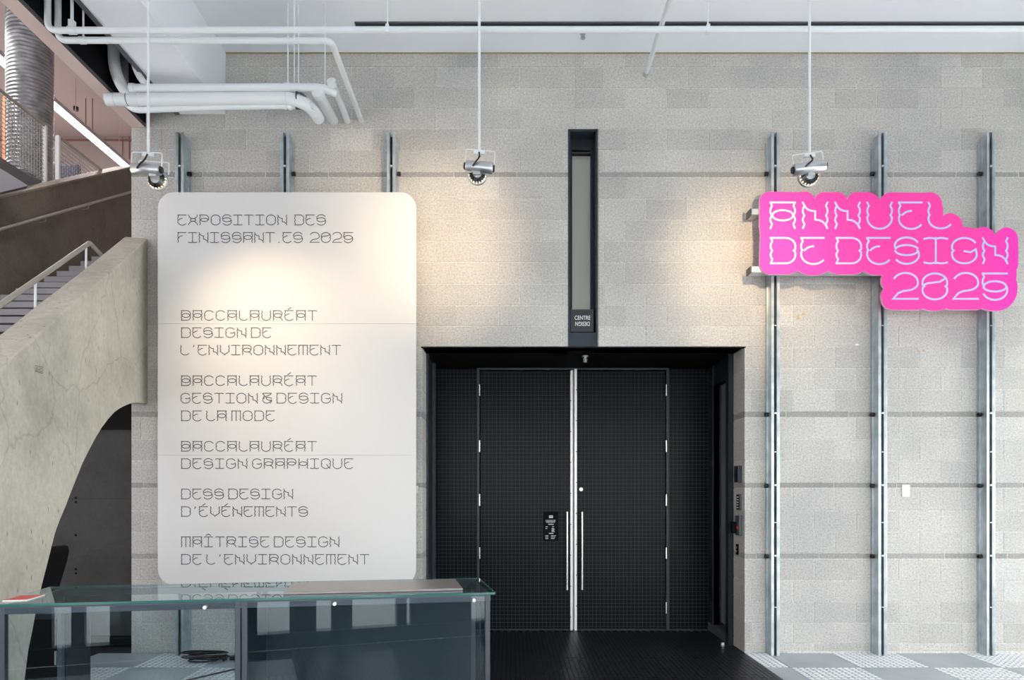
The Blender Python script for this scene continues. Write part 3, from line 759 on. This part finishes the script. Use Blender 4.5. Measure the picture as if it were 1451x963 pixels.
# ------------------------------------------------------------------ pendant spotlights
def rotm(p, o, ang):                      # rotate in the XZ plane
    x, z = p[0]-o[0], p[1]-o[1]; return (o[0]+x*cos(ang)-z*sin(ang), o[1]+x*sin(ang)+z*cos(ang))
def spotlight(xr, y_rod, tc, tlen, ang, ringc, rr, label, aim, power, size, yw=44, double=False):
    d = 5.0; k = d/F
    o = thing('pendant_spotlight', label, 'spotlight', (0, 0, 0), 0, 'hanging spotlights in front of the wall')
    X = lambda x: (x-725)*k
    Z = lambda y: EYE+(700-y)*k
    obj('rod', tube(B(), [(X(xr), d, Z(y_rod)), (X(xr), d, CZ)], .0095, 10), M_white, o)
    # yoke
    cx, cy = tc
    def L(ux, uy):                        # local px offsets rotated with the tube
        a, b = rotm((ux, uy), (0, 0), ang); return (X(cx+a), d, Z(cy-b))
    hw = yw/2; top = cy-y_rod
    bm = B(); tube(bm, bend([L(-hw, -2), L(-hw, top), L(hw, top), L(hw, -2)], .012, 3), .0042, 8)
    obj('yoke', bm, M_white, o)
    if double:
        bm = B(); q = [Vector(L(-hw+5, -2)), Vector(L(-hw+5, top-7)), Vector(L(hw+5, top-9)), Vector(L(hw+5, -2))]
        for v_ in q: v_.y += .05
        tube(bm, bend(q, .012, 3), .0042, 8); obj('yoke', bm, M_white, o)
    bm = B(); box(bm, X(xr)-.038, X(xr)+.038, d-.012, d+.012, Z(y_rod)-.03, Z(y_rod)-.004, .003); obj('bracket', bm, M_white, o)
    bm = B(); tube(bm, [L(-tlen/2, 0), L(-tlen/2+1, 0), L(tlen/2-1, 0), L(tlen/2, 0)], [.036, .041, .041, .036], 24); obj('driver_tube', bm, M_steel, o, True, label='silver cylindrical housing')
    for s in (-1, 1):
        bm = B(); tube(bm, [L(s*tlen/2, 0), L(s*(tlen/2+2.5), 0)], [.026, .022], 16); obj('end_cap', bm, M_frame, o, label='dark end cap')
    bm = B(); tube(bm, bend([(X(xr), d-.014, Z(y_rod+4)), (X(xr)+.004, d-.05, Z(y_rod+14)), (X(cx-6), d-.052, Z(cy-1)), (X(cx-9), d-.042, Z(cy+2))], .015, 4), .006, 8); obj('cable', bm, M_cable, o, label='short black cable')
    # lamp head: finned back of a round lamp, rim ring, glow leaking between the fins
    rc = Vector((X(ringc[0]), d+.035, Z(ringc[1]))); R = rr*k
    bm = B(); n = 36
    prev = None
    prof = [(R*.45, -.022), (R*.55, -.020), (R*.92, .012), (R, .014), (R*1.02, .03), (R*.95, .034)]
    rings = [[bm.verts.new(rc+Vector((r_*cos(2*pi*i/n), y_, r_*sin(2*pi*i/n)))) for i in range(n)] for r_, y_ in prof]
    bm.faces.new(rings[0])
    for A, Q in zip(rings, rings[1:]):
        for i in range(n): bm.faces.new((A[i], A[(i+1) % n], Q[(i+1) % n], Q[i]))
    head = obj('lamp_head', bm, M_steel, o, False)
    bm = B()
    for i in range(n):
        a = 2*pi*i/n; c_, s_ = cos(a), sin(a)
        e = Vector((c_, 0, s_)); f = Vector((-s_, 0, c_))*.0022
        q = [rc+e*R*.5+Vector((0, -.026, 0)), rc+e*R*.86+Vector((0, -.010, 0)), rc+e*R*.86+Vector((0, .01, 0)), rc+e*R*.5+Vector((0, -.02, 0))]
        v1 = [bm.verts.new(p+f) for p in q]; v2 = [bm.verts.new(p-f) for p in q]
        bm.faces.new(v1); bm.faces.new(v2[::-1])
        for j in range(4): bm.faces.new((v1[j], v2[j], v2[(j+1) % 4], v1[(j+1) % 4]))
    obj('fin_ring', bm, M_frame, head, label='dark cooling fins')
    bm = B()
    for i in range(n):
        a = 2*pi*(i+.5)/n
        if sin(a) > .1 or i % 2: continue
        p = rc+Vector((cos(a)*R*.88, .004, sin(a)*R*.88)); s = .0032
        box(bm, p.x-s, p.x+s, p.y-.006, p.y+.002, p.z-s, p.z+s)
    obj('light_slots', bm, M_led, head, label='warm glowing slots round the rim')
    bm = B(); tube(bm, [rc+Vector((R*1.08*cos(2*pi*i/32), .0, R*1.08*sin(2*pi*i/32))) for i in range(33)], 0.0018, 6, cap=False); obj('guard_ring', bm, M_steel, head)
    bm = B(); box(bm, rc.x-.03, rc.x+.02, d-.02, d+.03, Z(cy)-.055, Z(cy)-.02, .003); obj('neck', bm, M_steel, o)
    li = bpy.data.lights.new('spot', 'SPOT'); li.energy = power; li.color = (1, .74, .46); li.spot_size = radians(size); li.spot_blend = 1.0; li.shadow_soft_size = .05
    lo = bpy.data.objects.new('spot', li); C.objects.link(lo); lo.location = rc+Vector((0, .06, 0))
    tgt = Vector(aim); dr = (tgt-lo.location); lo.rotation_euler = dr.to_track_quat('-Z', 'Y').to_euler(); lo.parent = o
spotlight(210, 216, (207.5, 240), 40, radians(-2), (218.5, 251), 14, 'left hanging spotlight, beside the stair, with a doubled wire yoke', P(388, 495, 6.45), 52, 84, 43, True)
spotlight(679, 213, (679, 237), 39, radians(-5), (676, 243.5), 13.5, 'middle hanging spotlight, between the white panel and the slot window', P(608, 345, 6.66), 66, 80, 41)
spotlight(1147, 217, (1146.5, 238), 45, radians(8), (1149.5, 245.5), 14.5, 'right hanging spotlight, just above the pink sign', P(1070, 375, 6.6), 62, 80, 43)

# ------------------------------------------------------------------ ceiling pipes and vent
def pipe(name, label, paths, cat='pipe', mat=None, group='white pipes under the ceiling'):
    o = thing(name, label, cat, (0, 0, 0), 0, group)
    for pts, r, rad in paths:
        pts = [P(*p) if len(p) == 3 else p for p in pts]
        if rad: pts = bend(pts, rad)
        obj('pipe_run', tube(B(), pts, r, 16), mat or M_white, o, True)
    return o
def collars(o, spots, r):
    for a, b in spots: obj('coupling', tube(B(), [P(*a), P(*b)], r, 16), M_white, o, True)
o = pipe('ceiling_pipe', 'long white pipe across the ceiling that rises at its left end', [([(67.5, -80, 5.15), (67.5, 43, 5.15), (1500, 41.5, 5.15)], .023, .07)])
collars(o, [((97, 43, 5.15), (107, 43, 5.15))], .029)
bm = B()
for x in (549, 1003): box(bm, (x-725)/F*5.15-.012, (x-725)/F*5.15+.012, 5.13, 5.17, EYE+3.36, EYE+3.42)
obj('clip', bm, M_white, o)
for x, y, d in ((549, 40, 5.15), (1003, 40, 5.15)):
    p = P(x, y, d); obj('hanger_rod', tube(B(), [p, (p.x, p.y, CZ)], .006, 8), M_white, o)
p = P(102, 40, 5.15); obj('hanger_rod', tube(B(), [p, (p.x, p.y, CZ+.9)], .011, 8), M_white, o)
obj('valve', bx(p.x-.018, p.x+.018, p.y-.02, p.y+.02, p.z, p.z+.055), M_white, o)
o = pipe('ceiling_pipe', 'white pipe that turns from the ceiling to run down toward the block wall, rightmost bend', [([(82, -80, 5.25), (82, 57, 5.25), (469, 57.5, 5.25), (512, 171, 6.665)], .023, .07)])
collars(o, [((113, 57, 5.25), (121, 57, 5.25)), ((415, 57, 5.25), (419, 57, 5.25))], .027)
p = P(118, 53, 5.25); obj('hanger_rod', tube(B(), [p, (p.x, p.y, CZ+.9)], .007, 8), M_white, o)
p = P(417, 53, 5.25); obj('hanger_rod', tube(B(), [p, (p.x, p.y, CZ)], .006, 8), M_white, o)
o = pipe('ceiling_pipe', 'white pipe above the thick one, with a capped bend at its right end', [([(189, 40, 5.98), (189.5, 98, 6.0), (207, 121, 6.0)], .028, .12), ([(185, 125, 6.0), (458, 124, 6.0), (477, 133, 6.04)], .034, .08), ([(470, 117, 5.98), (492, 171, 6.665)], .032, 0)])
obj('end_cap', tube(B(), [P(184.5, 125, 6.0), P(191, 125, 6.0)], .04, 16), M_white, o, True); obj('end_cap', tube(B(), [P(469, 114, 5.96), P(471, 121, 6.0)], .038, 16), M_white, o, True)
p = P(408, 122, 6.0); obj('hanger_rod', tube(B(), [p, (p.x, p.y, CZ)], .006, 8), M_white, o)
p = P(460.5, 120, 6.0); obj('hanger_rod', tube(B(), [p, (p.x, p.y, CZ)], .005, 8), M_white, o)
collars(o, [((404.5, 124, 6.0), (411.5, 124, 6.0))], .039)
o = pipe('ceiling_pipe', 'thickest white insulated pipe, with jointed elbows at both ends', [([(161, 40, 6.02), (161.5, 106, 6.02), (183, 137, 6.02)], .047, .16), ([(151, 141, 6.02), (424, 139, 6.02), (446, 156, 6.05), (451, 168, 6.2)], .052, .15), ([(451, 133, 6.0), (472.5, 171, 6.665)], .046, 0)])
for a, b in (((161, 62, 6.02), (161.3, 64, 6.02)), ((163, 141, 6.02), (164, 141, 6.02)), ((181, 140.5, 6.02), (182, 140.5, 6.02)), ((196, 140.5, 6.02), (197, 140.5, 6.02)), ((406, 139, 6.02), (407.5, 139, 6.02)), ((421, 139, 6.02), (422.5, 139, 6.02))):
    obj('joint_band', tube(B(), [P(*a), P(*b)], .0545, 16), M_alu if a[0] in (181, 421) else M_lightsteel, o)
obj('end_cap', tube(B(), [P(450, 130, 5.98), P(452.2, 135, 6.02)], .052, 16), M_white, o, True)
for x in (417, 423): p = P(x, 137, 6.02); obj('hanger_rod', tube(B(), [p, (p.x, p.y, CZ)], .005, 8), M_white, o)
o = pipe('ceiling_pipe', 'thin white pipe under the thickest pipe', [([(176, 145, 6.06), (190, 156, 6.06), (310, 151.5, 6.06), (432, 149.5, 6.06), (455, 166, 6.25)], .026, .06)])
collars(o, [((403, 150, 6.06), (407, 150, 6.06)), ((409, 150, 6.06), (414, 150, 6.06))], .034)
obj('coupling', tube(B(), [P(419, 149.8, 6.06), P(427, 149.6, 6.06)], .030, 16), M_alu, o, True, label='grey sleeve')
o = pipe('ceiling_pipe', 'grey vertical pipe inside the dark ceiling slot', [([(176, 30, 6.2), (176, 133, 6.2)], .034, 0)], mat=M('grey_pipe', (.33, .34, .35), .5))
o = pipe('ceiling_pipe', 'straight slanting white pipe ending open near the wall, right of the slot window', [([(952, -10, 5.54), (915, 105, 6.6)], .022, 0)])
obj('end_cap', tube(B(), [P(916.3, 101, 6.56), P(914.8, 106, 6.615)], .026, 16), M_steel, o, True)
# linear slot diffuser in the ceiling
o = thing('linear_vent', 'long dark slot diffuser set in the white ceiling', 'vent')
xa, xb = (503-725)/F*6.25, 6.6
obj('housing', bx(xa, xb, 6.225, 6.30, CZ-.006, CZ-.001), M_frame2, o)
for y in (6.222, 6.262, 6.30): obj('edge_rail', bx(xa, xb, y, y+.006, CZ-.012, CZ-.001), M_darkgrey, o)
bm = B(); x = xa+.3
while x < xb-.05:
    box(bm, x, x+.05, 6.266, 6.276, CZ-.010, CZ-.0062); box(bm, x, x+.035, 6.284, 6.290, CZ-.010, CZ-.0062) if x > 2 else None
    x += .075
obj('vanes', bm, M_lightsteel, o, kind='stuff')

# ------------------------------------------------------------------ concrete stair parapet with its arch
UD = Vector((-.225, 1, 0)); NN = Vector((-.976, -.22, 0))
def on_parapet(x, y, t=0):
    A = Vector((-3.433, D, 0))+NN*t; r = (x-725)/F
    # r*Y = A.x-.225*(Y-A.y)
    Y = (A.x+.225*A.y)/(r+.225)
    return P(x, y, Y)
arch = [(209.5, 572.5), (196, 570.5), (187, 571.5), (180, 574), (171, 578.5), (163, 584), (154, 594), (145, 606), (136, 621), (127.5, 637), (118, 656), (110, 676), (102, 696), (94.5, 716), (86, 736), (79, 755),
        (73.5, 777), (68, 799), (60, 830), (53, 860), (47, 893), (41, 922), (36, 963)]
ol = [(209.5, 337.4), (150, 391), (100, 433), (50, 478), (0, 523), (-150, 656)]
pts = [on_parapet(*p) for p in ol]+[on_parapet(-150, 700)]
pts[-1].z = 0
e = on_parapet(24, 1000); e.z = 0
pts.append(e)
pts += [on_parapet(*p) for p in arch[::-1]]
bm = prism(B(), pts, NN*.2)
par_o = struct('wall_stair_parapet', bm, M_conc)
bmod = par_o.modifiers.new('soft', 'BEVEL'); bmod.width = .012; bmod.segments = 2; bmod.limit_method = 'ANGLE'; bmod.angle_limit = radians(50)
# small painted mark on the parapet
c = on_parapet(54, 523); 
mk = B()
def mark(x0, y0, x1, y1, wpx=.7):
    a, b = on_parapet(x0, y0), on_parapet(x1, y1); dv = (b-a).normalized(); n_ = -NN.normalized(); s_ = dv.cross(n_)*wpx*.5*a.y/F
    mk.faces.new([mk.verts.new(q+n_*.002) for q in (a+s_, b+s_, b-s_, a-s_)])
for a in ((49, 517.5, 60, 520), (60, 520, 60.5, 529), (49, 517.5, 49.3, 525.5), (49.3, 525.5, 60.5, 529), (51, 520.5, 51, 524.5), (51, 520.5, 53, 521), (51, 522.3, 53, 523), (51, 524.5, 53, 525), (54, 523, 55.2, 523.4), (56.2, 521.5, 56.2, 526), (56.2, 526, 59, 526.6), (59, 526.6, 59, 522.2), (56.2, 521.5, 59, 522.2)): mark(*a)
obj('stencil_mark', mk, M_frame, par_o, label='small stencilled mark in a box')
# hand rail behind the parapet
hr = thing('stair_handrail', 'grey metal handrail on posts behind the top of the concrete parapet', 'handrail')
a = on_parapet(-60, 473.5, .26); b = on_parapet(127, 343.8, .26); cpt = on_parapet(143, 362, .26)
cpt = b+Vector((-.225*.5, .5, 0)); cpt.z = b.z-.02
bm = B(); tube(bm, bend([a, b, cpt], .03, 4), .018, 12); obj('rail', bm, M_railmat, hr, True)
for (x, y0, y1) in ((50, 396, 440), (122, 348, 386)):
    p, q = on_parapet(x, y0, .26), on_parapet(x, y1, .26); q = Vector((p.x, p.y, q.z))
    obj('rail_post', tube(B(), [p, q], .0085, 8), M_white, hr)
# grey concrete wall and the shaded recess over it seen through the arch
st = bx(-5.6, WL+.02, 7.0, 7.2, 0, 2.9)
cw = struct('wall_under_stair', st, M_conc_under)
for x, y in ((107.5, 705), (107.5, 758), (107.5, 806), (107.5, 812), (107.5, 711)):
    obj('tie_hole', cyl(B(), P(x, y, 6.999), .012, .003, 'y', 12), M_black, cw)
for y in (706, 812): obj('form_joint', bx(-4.7, WL, 6.998, 7.0, EYE+(700-y)/F*7-.002, EYE+(700-y)/F*7+.002), M_frame, cw)
struct('trim_14', bx(-5.6, WL+.02, 6.94, 6.999, 2.14, 2.95), M_black)  # black box stands in for the shade of the recess
struct('trim_15', bx(-5.6, WL+.02, 6.96, 6.999, 0, .10), M_black)  # black strip stands in for the dark gap at the base

# ------------------------------------------------------------------ upper stair flight, dark side wall and its rail
fl2 = thing('stair_flight', 'upper flight of grey stone steps rising beside the dark concrete wall', 'stairs')
for k in range(13):
    y = 11.4-.29*k; z = EYE+3.83-.17*k
    s = obj('step', bx(-6.76, -4.7, y, y+.32, z-.19, z-.001), M_step, fl2)
    obj('nosing', bx(-6.77, -4.69, y-.03, y+.02, z-.075, z), M_nose, s, label='pale nosing')
struct('floor_landing', bx(-6.99, -4.0, 11.72, 13.4, EYE+3.5, EYE+3.78), M_step)
bm = prism(B(), [(-6.7, 7.9, EYE+3.83-.17*13-.25), (-6.7, 12.0, EYE+3.83-.25), (-6.7, 12.0, EYE+3.3), (-6.7, 7.9, EYE+1.0)], (1.9, 0, 0))
obj('stringer', bm, M_conc_dark, fl2)
zt = lambda y: EYE+4.045+.586*(y-9.655)
bm = prism(B(), [(-7.0, 6.4, zt(6.4)), (-7.0, 13.01, zt(13.01)), (-7.0, 13.01, 0), (-7.0, 6.4, 0)], (-.28, 0, 0))
dk = struct('wall_stair_side', bm, M_conc_dark)
M_coping = concrete('brown_coping_concrete', (.24, .22, .19), .3)
obj('coping', prism(B(), [(-6.99, 6.4, zt(6.4)), (-6.99, 13.01, zt(13.01)), (-6.99, 13.01, zt(13.01)+.03), (-6.99, 6.4, zt(6.4)+.03)], (-.30, 0, 0)), M_coping, dk, label='paler sloping coping')
h2 = thing('wall_handrail', 'thin pale handrail running up the dark concrete stair wall', 'handrail')
ra = lambda y: (-6.9, y, EYE+3.57+.583*(y-9.52))
obj('rail', tube(B(), [ra(7.5), ra(13.0)], .022, 10), M_railmat, h2, True)
for y in (10.45, 11.5):
    p = Vector(ra(y)); obj('bracket', tube(B(), [p, p+Vector((0, 0, -.07)), p+Vector((-.095, 0, -.09))], .009, 8), M_railmat, h2)
struct('wall_stair_end', bx(-7.0, -6.96, 13.01, 13.06, 0, EYE+6.0), M_conc_dark)
# walls closing the stair hall
struct('wall_hall_back', bx(-15, -3.6, 17, 17.2, 0, 10.3), M_pink)
struct('ceiling_hall', bx(-15, -3.6, -.6, 17.2, EYE+8.6, EYE+8.8), M_pink)
struct('wall_hall_left', bx(-15.2, -15, -.6, 17.2, 0, 10.3), M_pink)
struct('wall_hall_right', bx(-3.60, -3.45, D+.31, 17.2, 0, 10.3), M_pink)
struct('floor_gallery', bx(-15, -7.28, 8.6, 17, 6.1, 6.3), M_step)
struct('floor_hall', bx(-15, -3.6, D+.3, 17, -.14, -.012), M_grout)
struct('trim_16', bx(-15, -3.6, 16.97, 16.995, 10.0, 10.04), M_redpink)

# spiral duct
du = thing('spiral_duct', 'large vertical spiral-ribbed zinc duct rising left of the ceiling slot', 'duct', (-7.85, 11.5, 6.3))
bm = B(); n = 40; R = .32; rings = []
z = 0; 
prof = []
pitch_ = .061
m = int(3.8/pitch_)
for k in range(m):
    prof += [(R, k*pitch_), (R, k*pitch_+.040), (R+.013, k*pitch_+.046), (R+.013, k*pitch_+.056)]
for r_, z_ in prof: rings.append([bm.verts.new((r_*cos(2*pi*i/n), r_*sin(2*pi*i/n), z_+.045*i/n*0)) for i in range(n)])
for A, Q in zip(rings, rings[1:]):
    for i in range(n): bm.faces.new((A[i], A[(i+1) % n], Q[(i+1) % n], Q[i]))
obj('duct_run', bm, M_duct, du, True)

# wire mesh guards of the gallery
def guard(y0, y1, label, post_at, post_mat):
    X = -7.3; zt_, zb = EYE+5.76, EYE+4.87
    o = thing('mesh_guard', label, 'railing', (X, y0, zb), 0, 'wire mesh guards of the gallery')
    L_ = y1-y0; H = zt_-zb
    obj('top_rail', tube(B(), [(0, 0, H), (0, L_, H)], .026, 8), M_railmat, o)
    yp = L_ if post_at == 'far' else 0
    obj('post', bx(-.03, .03, yp-.02, yp+.02, -.05, H), post_mat, o)
    bm = B(); y = .0
    while y < L_: box(bm, -.004, .004, y, y+.008, 0, H); y += .062
    z = .02
    while z < H: box(bm, -.004, .004, 0, L_, z, z+.008); z += .062
    obj('wire_mesh', bm, M_mesh, o, kind='stuff')
guard(9.3, 11.03, 'wire mesh guard in front of the spiral duct', 'far', M_white)
guard(11.35, 12.9, 'wire mesh guard to the right of the spiral duct', 'near', M_white)
# sloped grey stair side at the left edge
tag(obj('sloped_stringer', prism(B(), [P(-30, 222, 9.3), P(0, 238, 9.3), P(40, 263, 9.3), P(-30, 280, 9.3)], (-.08, .08, 0)), M('blue_grey_concrete', (.20, .20, .22), .7)), 'grey sloping stair side at the left edge before the wire mesh', 'stair side')
# fluorescent light, its hangers
fx = thing('fluorescent_light', 'long bright fluorescent strip light under the pink ceiling', 'light', (-8.9, 0, EYE+7.55))
obj('housing', bx(-.11, .11, 10.3, 16.4, .0, .09, bev=.01), M_steel, fx)
obj('tube', tube(B(), [(0.05, 10.35, -.045), (0.05, 16.35, -.045)], .055, 10), M_tube, fx, True)
for y in (12, 14.4, 16): obj('hanger_rod', tube(B(), [(0, y, .09), (0, y, 1.04)], .008, 6), M_pinkedge, fx)
al = bpy.data.lights.new('strip_light', 'AREA'); al.shape = 'RECTANGLE'; al.size = .15; al.size_y = 6; al.energy = 300; al.color = (1, .93, .9)
ao = bpy.data.objects.new('strip_light', al); C.objects.link(ao); ao.location = (.05, 13.3, -.12); ao.parent = fx
# a second run further left, as the pink ceiling there is lit the same way
f3 = thing('fluorescent_light', 'second fluorescent strip light, at the far left edge of the gallery', 'light', (-11.3, 0, EYE+7.2))
obj('housing', bx(-.11, .11, 11, 16.4, .0, .09), M_steel, f3); obj('tube', tube(B(), [(0, 11, -.04), (0, 16.4, -.04)], .05, 10), M_tube, f3)
al2 = al.copy(); ao2 = bpy.data.objects.new('strip_light', al2); C.objects.link(ao2); ao2.location = (0, 13.7, -.12); ao2.parent = f3
# gallery extras
def thin(name, label, x, y0, y1, d, r, mat, cat, group=None):
    a, b = P(x, y0, d), P(x, y1, d)
    return tag(obj(name, tube(B(), [a, b], r, 6), mat), label, cat, group)
for x, y0, y1 in ((121.5, 135, 193), (131, 135, 193), (173.5, 185, 225), (183, 185, 225)):
    thin('suspension_rod', {121.5: 'leftmost thin dusty red rod before the pink gallery wall', 131: 'second thin dusty red rod from the left before the pink wall', 173.5: 'third thin dusty red rod from the left, close to the block wall', 183: 'rightmost thin dusty red rod, right beside the block wall edge'}[x], x, y0+1 if x < 150 else y0+9, y1, 15.35 if x < 150 else 16.986, .012, M_redpink, 'rod', 'thin red rods before the pink wall')
tag(obj('red_post', bx(*(lambda a: (a.x-.03, a.x+.03, a.y-.03, a.y+.03, 6.3, EYE+7.2))(P(7.3, 200, 12.8))), M_orange), 'orange-red post left of the spiral duct', 'post')
o = thing('lounge_chair', 'dark navy seat back behind the wire mesh guard', 'chair', P(93, 252, 13.3))
obj('backrest', bx(-.30, .27, -.05, .06, -.3, .26, bev=.05), M_navy, o); obj('seat', bx(-.28, .26, .0, .5, -.35, -.2, bev=.04), M_navy, o)
for sx in (-.24, .22):
    for sy in (.03, .42): obj('leg', bx(sx-.02, sx+.02, sy-.02, sy+.02, 6.3-P(93, 252, 13.3).z, -.35), M_frame, o)
o = thing('ceiling_camera', 'small dark camera hanging under the pink ceiling', 'camera', P(107.5, 154, 14.5))
obj('body', cyl(B(), (0, 0, 0), .05, .07, 'z', 16), M_frame, o); obj('stem', tube(B(), [(0, 0, .03), (0, 0, EYE+8.6-P(107.5, 154, 14.5).z)], .008, 6), M_pinkedge, o)

# ------------------------------------------------------------------ black chair and cabinet under the stair arch
o = thing('black_chair', 'black tilted chair back with an adjusting knob under the stair arch', 'chair', (P(75, 800, 5.7).x-.07, 5.7, 0))
bm = B()
prof = [(-.13, .55), (-.06, .9), (-.02, 1.02), (.03, 1.075), (.065, 1.07), (.075, 1.03), (.06, .95), (.0, .75), (-.05, .55)]
obj('backrest', prism(B(), [(x_, -.18, z_) for x_, z_ in prof], (0, .38, 0)), M_black, o)
bm = B(); tube(bm, [(0, -.19, .84), (.09, -.19, .86)], .008, 8); tube(bm, [(.075, -.19, .83), (.075, -.19, .89)], .016, 8); obj('knob', bm, M_black, o)
obj('seat', bx(-.45, -.03, -.22, .22, .45, .53, bev=.03), M_black, o); obj('column', cyl(B(), (-.22, 0, .26), .03, .4, 'z'), M_black, o)
for k in range(5):
    a = 2*pi*k/5; obj('foot', tube(B(), [(-.22, 0, .08), (-.22+.25*cos(a), .25*sin(a), .05)], .018, 8), M_black, o)
    obj('castor', cyl(B(), (-.22+.25*cos(a), .25*sin(a), .026), .026, .03, 'x', 12), M_black, o)
o = thing('black_cabinet', 'low black cabinet standing under the stair arch behind the display case', 'cabinet', (-3.62, 5.2, 0))
obj('body', bx(0, .34, 0, .3, 0.02, .62, bev=.006), M_frame, o); obj('door', bx(.02, .32, -.012, 0, .04, .58), M_black, o); obj('handle', bx(.27, .28, -.03, -.012, .25, .35), M_steel, o)

# ------------------------------------------------------------------ glass display case
cs = thing('display_case', 'long glass display case with grey metal frame in front of the white panel', 'display case', (-.1016, 3.456, 0), math.atan2(.176, .984))
# local x runs along the front toward the right (negative = left), y to the back
Lc, Wc, Hc = 2.224, .608, 1.02
obj('glass_top', bx(-Lc, .02, -.0, Wc, Hc-.010, Hc), M_glasstop, cs, label='clear glass top')
eb = B(); box(eb, -Lc, .021, -.002, 0, Hc-.011, Hc+.0003); box(eb, .02, .022, -.002, Wc, Hc-.011, Hc+.0003); box(eb, -Lc, .02, Wc, Wc+.002, Hc-.011, Hc+.0003)
obj('glass_edge', eb, M_glassedge, cs, label='green polished edge')
def post(x, y, wd=.027):
    obj('post', bx(x-wd/2, x+wd/2, y-.017, y+.017, .0, Hc-.011, bev=.002), M_alu, cs)
for x in (-.015, -1.150, -1.180, -2.16):
    post(x, .025, .024); post(x, Wc-.025, .024)
for y in (.025, Wc-.025):
    obj('top_rail', bx(-Lc+.04, -.0, y-.016, y+.016, Hc-.046, Hc-.0115, bev=.002), M_alu, cs)
    obj('bottom_rail', bx(-Lc+.04, -.0, y-.016, y+.016, .06, .10, bev=.002), M_alu, cs)
for x in (-.015, -2.16): obj('side_rail', bx(x-.015, x+.015, .045, Wc-.045, Hc-.05, Hc-.0115), M_alu, cs)
obj('glass_front', bx(-1.136, -.03, .008, .014, .08, Hc-.02), M_glass, cs, label='bluish front pane of the right bay')
obj('glass_front', bx(-2.148, -1.192, .008, .014, .08, Hc-.02), M_glass, cs, label='clear front pane of the left bay')
obj('glass_back', bx(-2.148, -1.192, Wc-.014, Wc-.008, .08, Hc-.06), M_pane, cs)
obj('glass_side', bx(-.002, .004, .05, Wc-.05, .08, Hc-.06), M_pane, cs)
obj('back_panel', bx(-1.136, -.03, Wc-.045, Wc-.03, .0, Hc-.06), M_navyback, cs, label='dark blue back panel of the right bay')
obj('divider', bx(-1.150, -1.142, .04, Wc-.03, .06, Hc-.05), M_navyback, cs, label='dark blue divider between the bays')
obj('deck', bx(-1.136, -.03, .05, Wc-.05, .06, .09), M_navyback, cs)
for x in (-1.32, -.744, -.084):
    obj('lock', cyl(B(), (x, .0, Hc-.036), .008, .02, 'y', 16), M_lightsteel, cs, label='round pale lock')
bd = thing('taupe_board', 'thin taupe board lying on the right half of the display case', 'board', (-.1016, 3.456, Hc), math.atan2(.176, .984))
obj('sheet', bx(-.99, -.128, .092, .48, .0005, .012, bev=.002), M_card, bd)
rc_ = thing('red_leaflet', 'small red and white leaflet on the left end of the display case', 'leaflet', (-.1016, 3.456, Hc), math.atan2(.176, .984))
obj('sheet', bx(-2.20, -2.096, .096, .264, .0005, .004), M_paper, rc_); obj('cover', bx(-2.196, -2.104, .104, .256, .004, .005), M_red, rc_)
# black cable heap on the floor behind the case
cb = thing('power_cable', 'coiled black cable lying on the floor tiles behind the display case', 'cable')
c0 = P(300, 925, 6.35); pts = []
rc2 = random.Random(5)
for i in range(90):
    a = i*.42; r_ = .10+.03*sin(i*.7); pts.append(Vector((c0.x-.05+r_*1.6*cos(a), c0.y-.02+r_*.8*sin(a), .012+.0009*i)))
pts += [Vector((c0.x+.22, c0.y, .02)), Vector((c0.x+.42, c0.y-.02, .012)), Vector((c0.x+.40, c0.y-.25, .012)), Vector((c0.x+.1, c0.y-.7, .012)), Vector((c0.x-.1, c0.y-1.1, .012))]
obj('loop', tube(B(), pts, .008, 6), M_cable, cb, True)
obj('plug', bx(c0.x+.17, c0.x+.25, c0.y-.03, c0.y+.02, .012, .05, bev=.006), M_cable, cb)
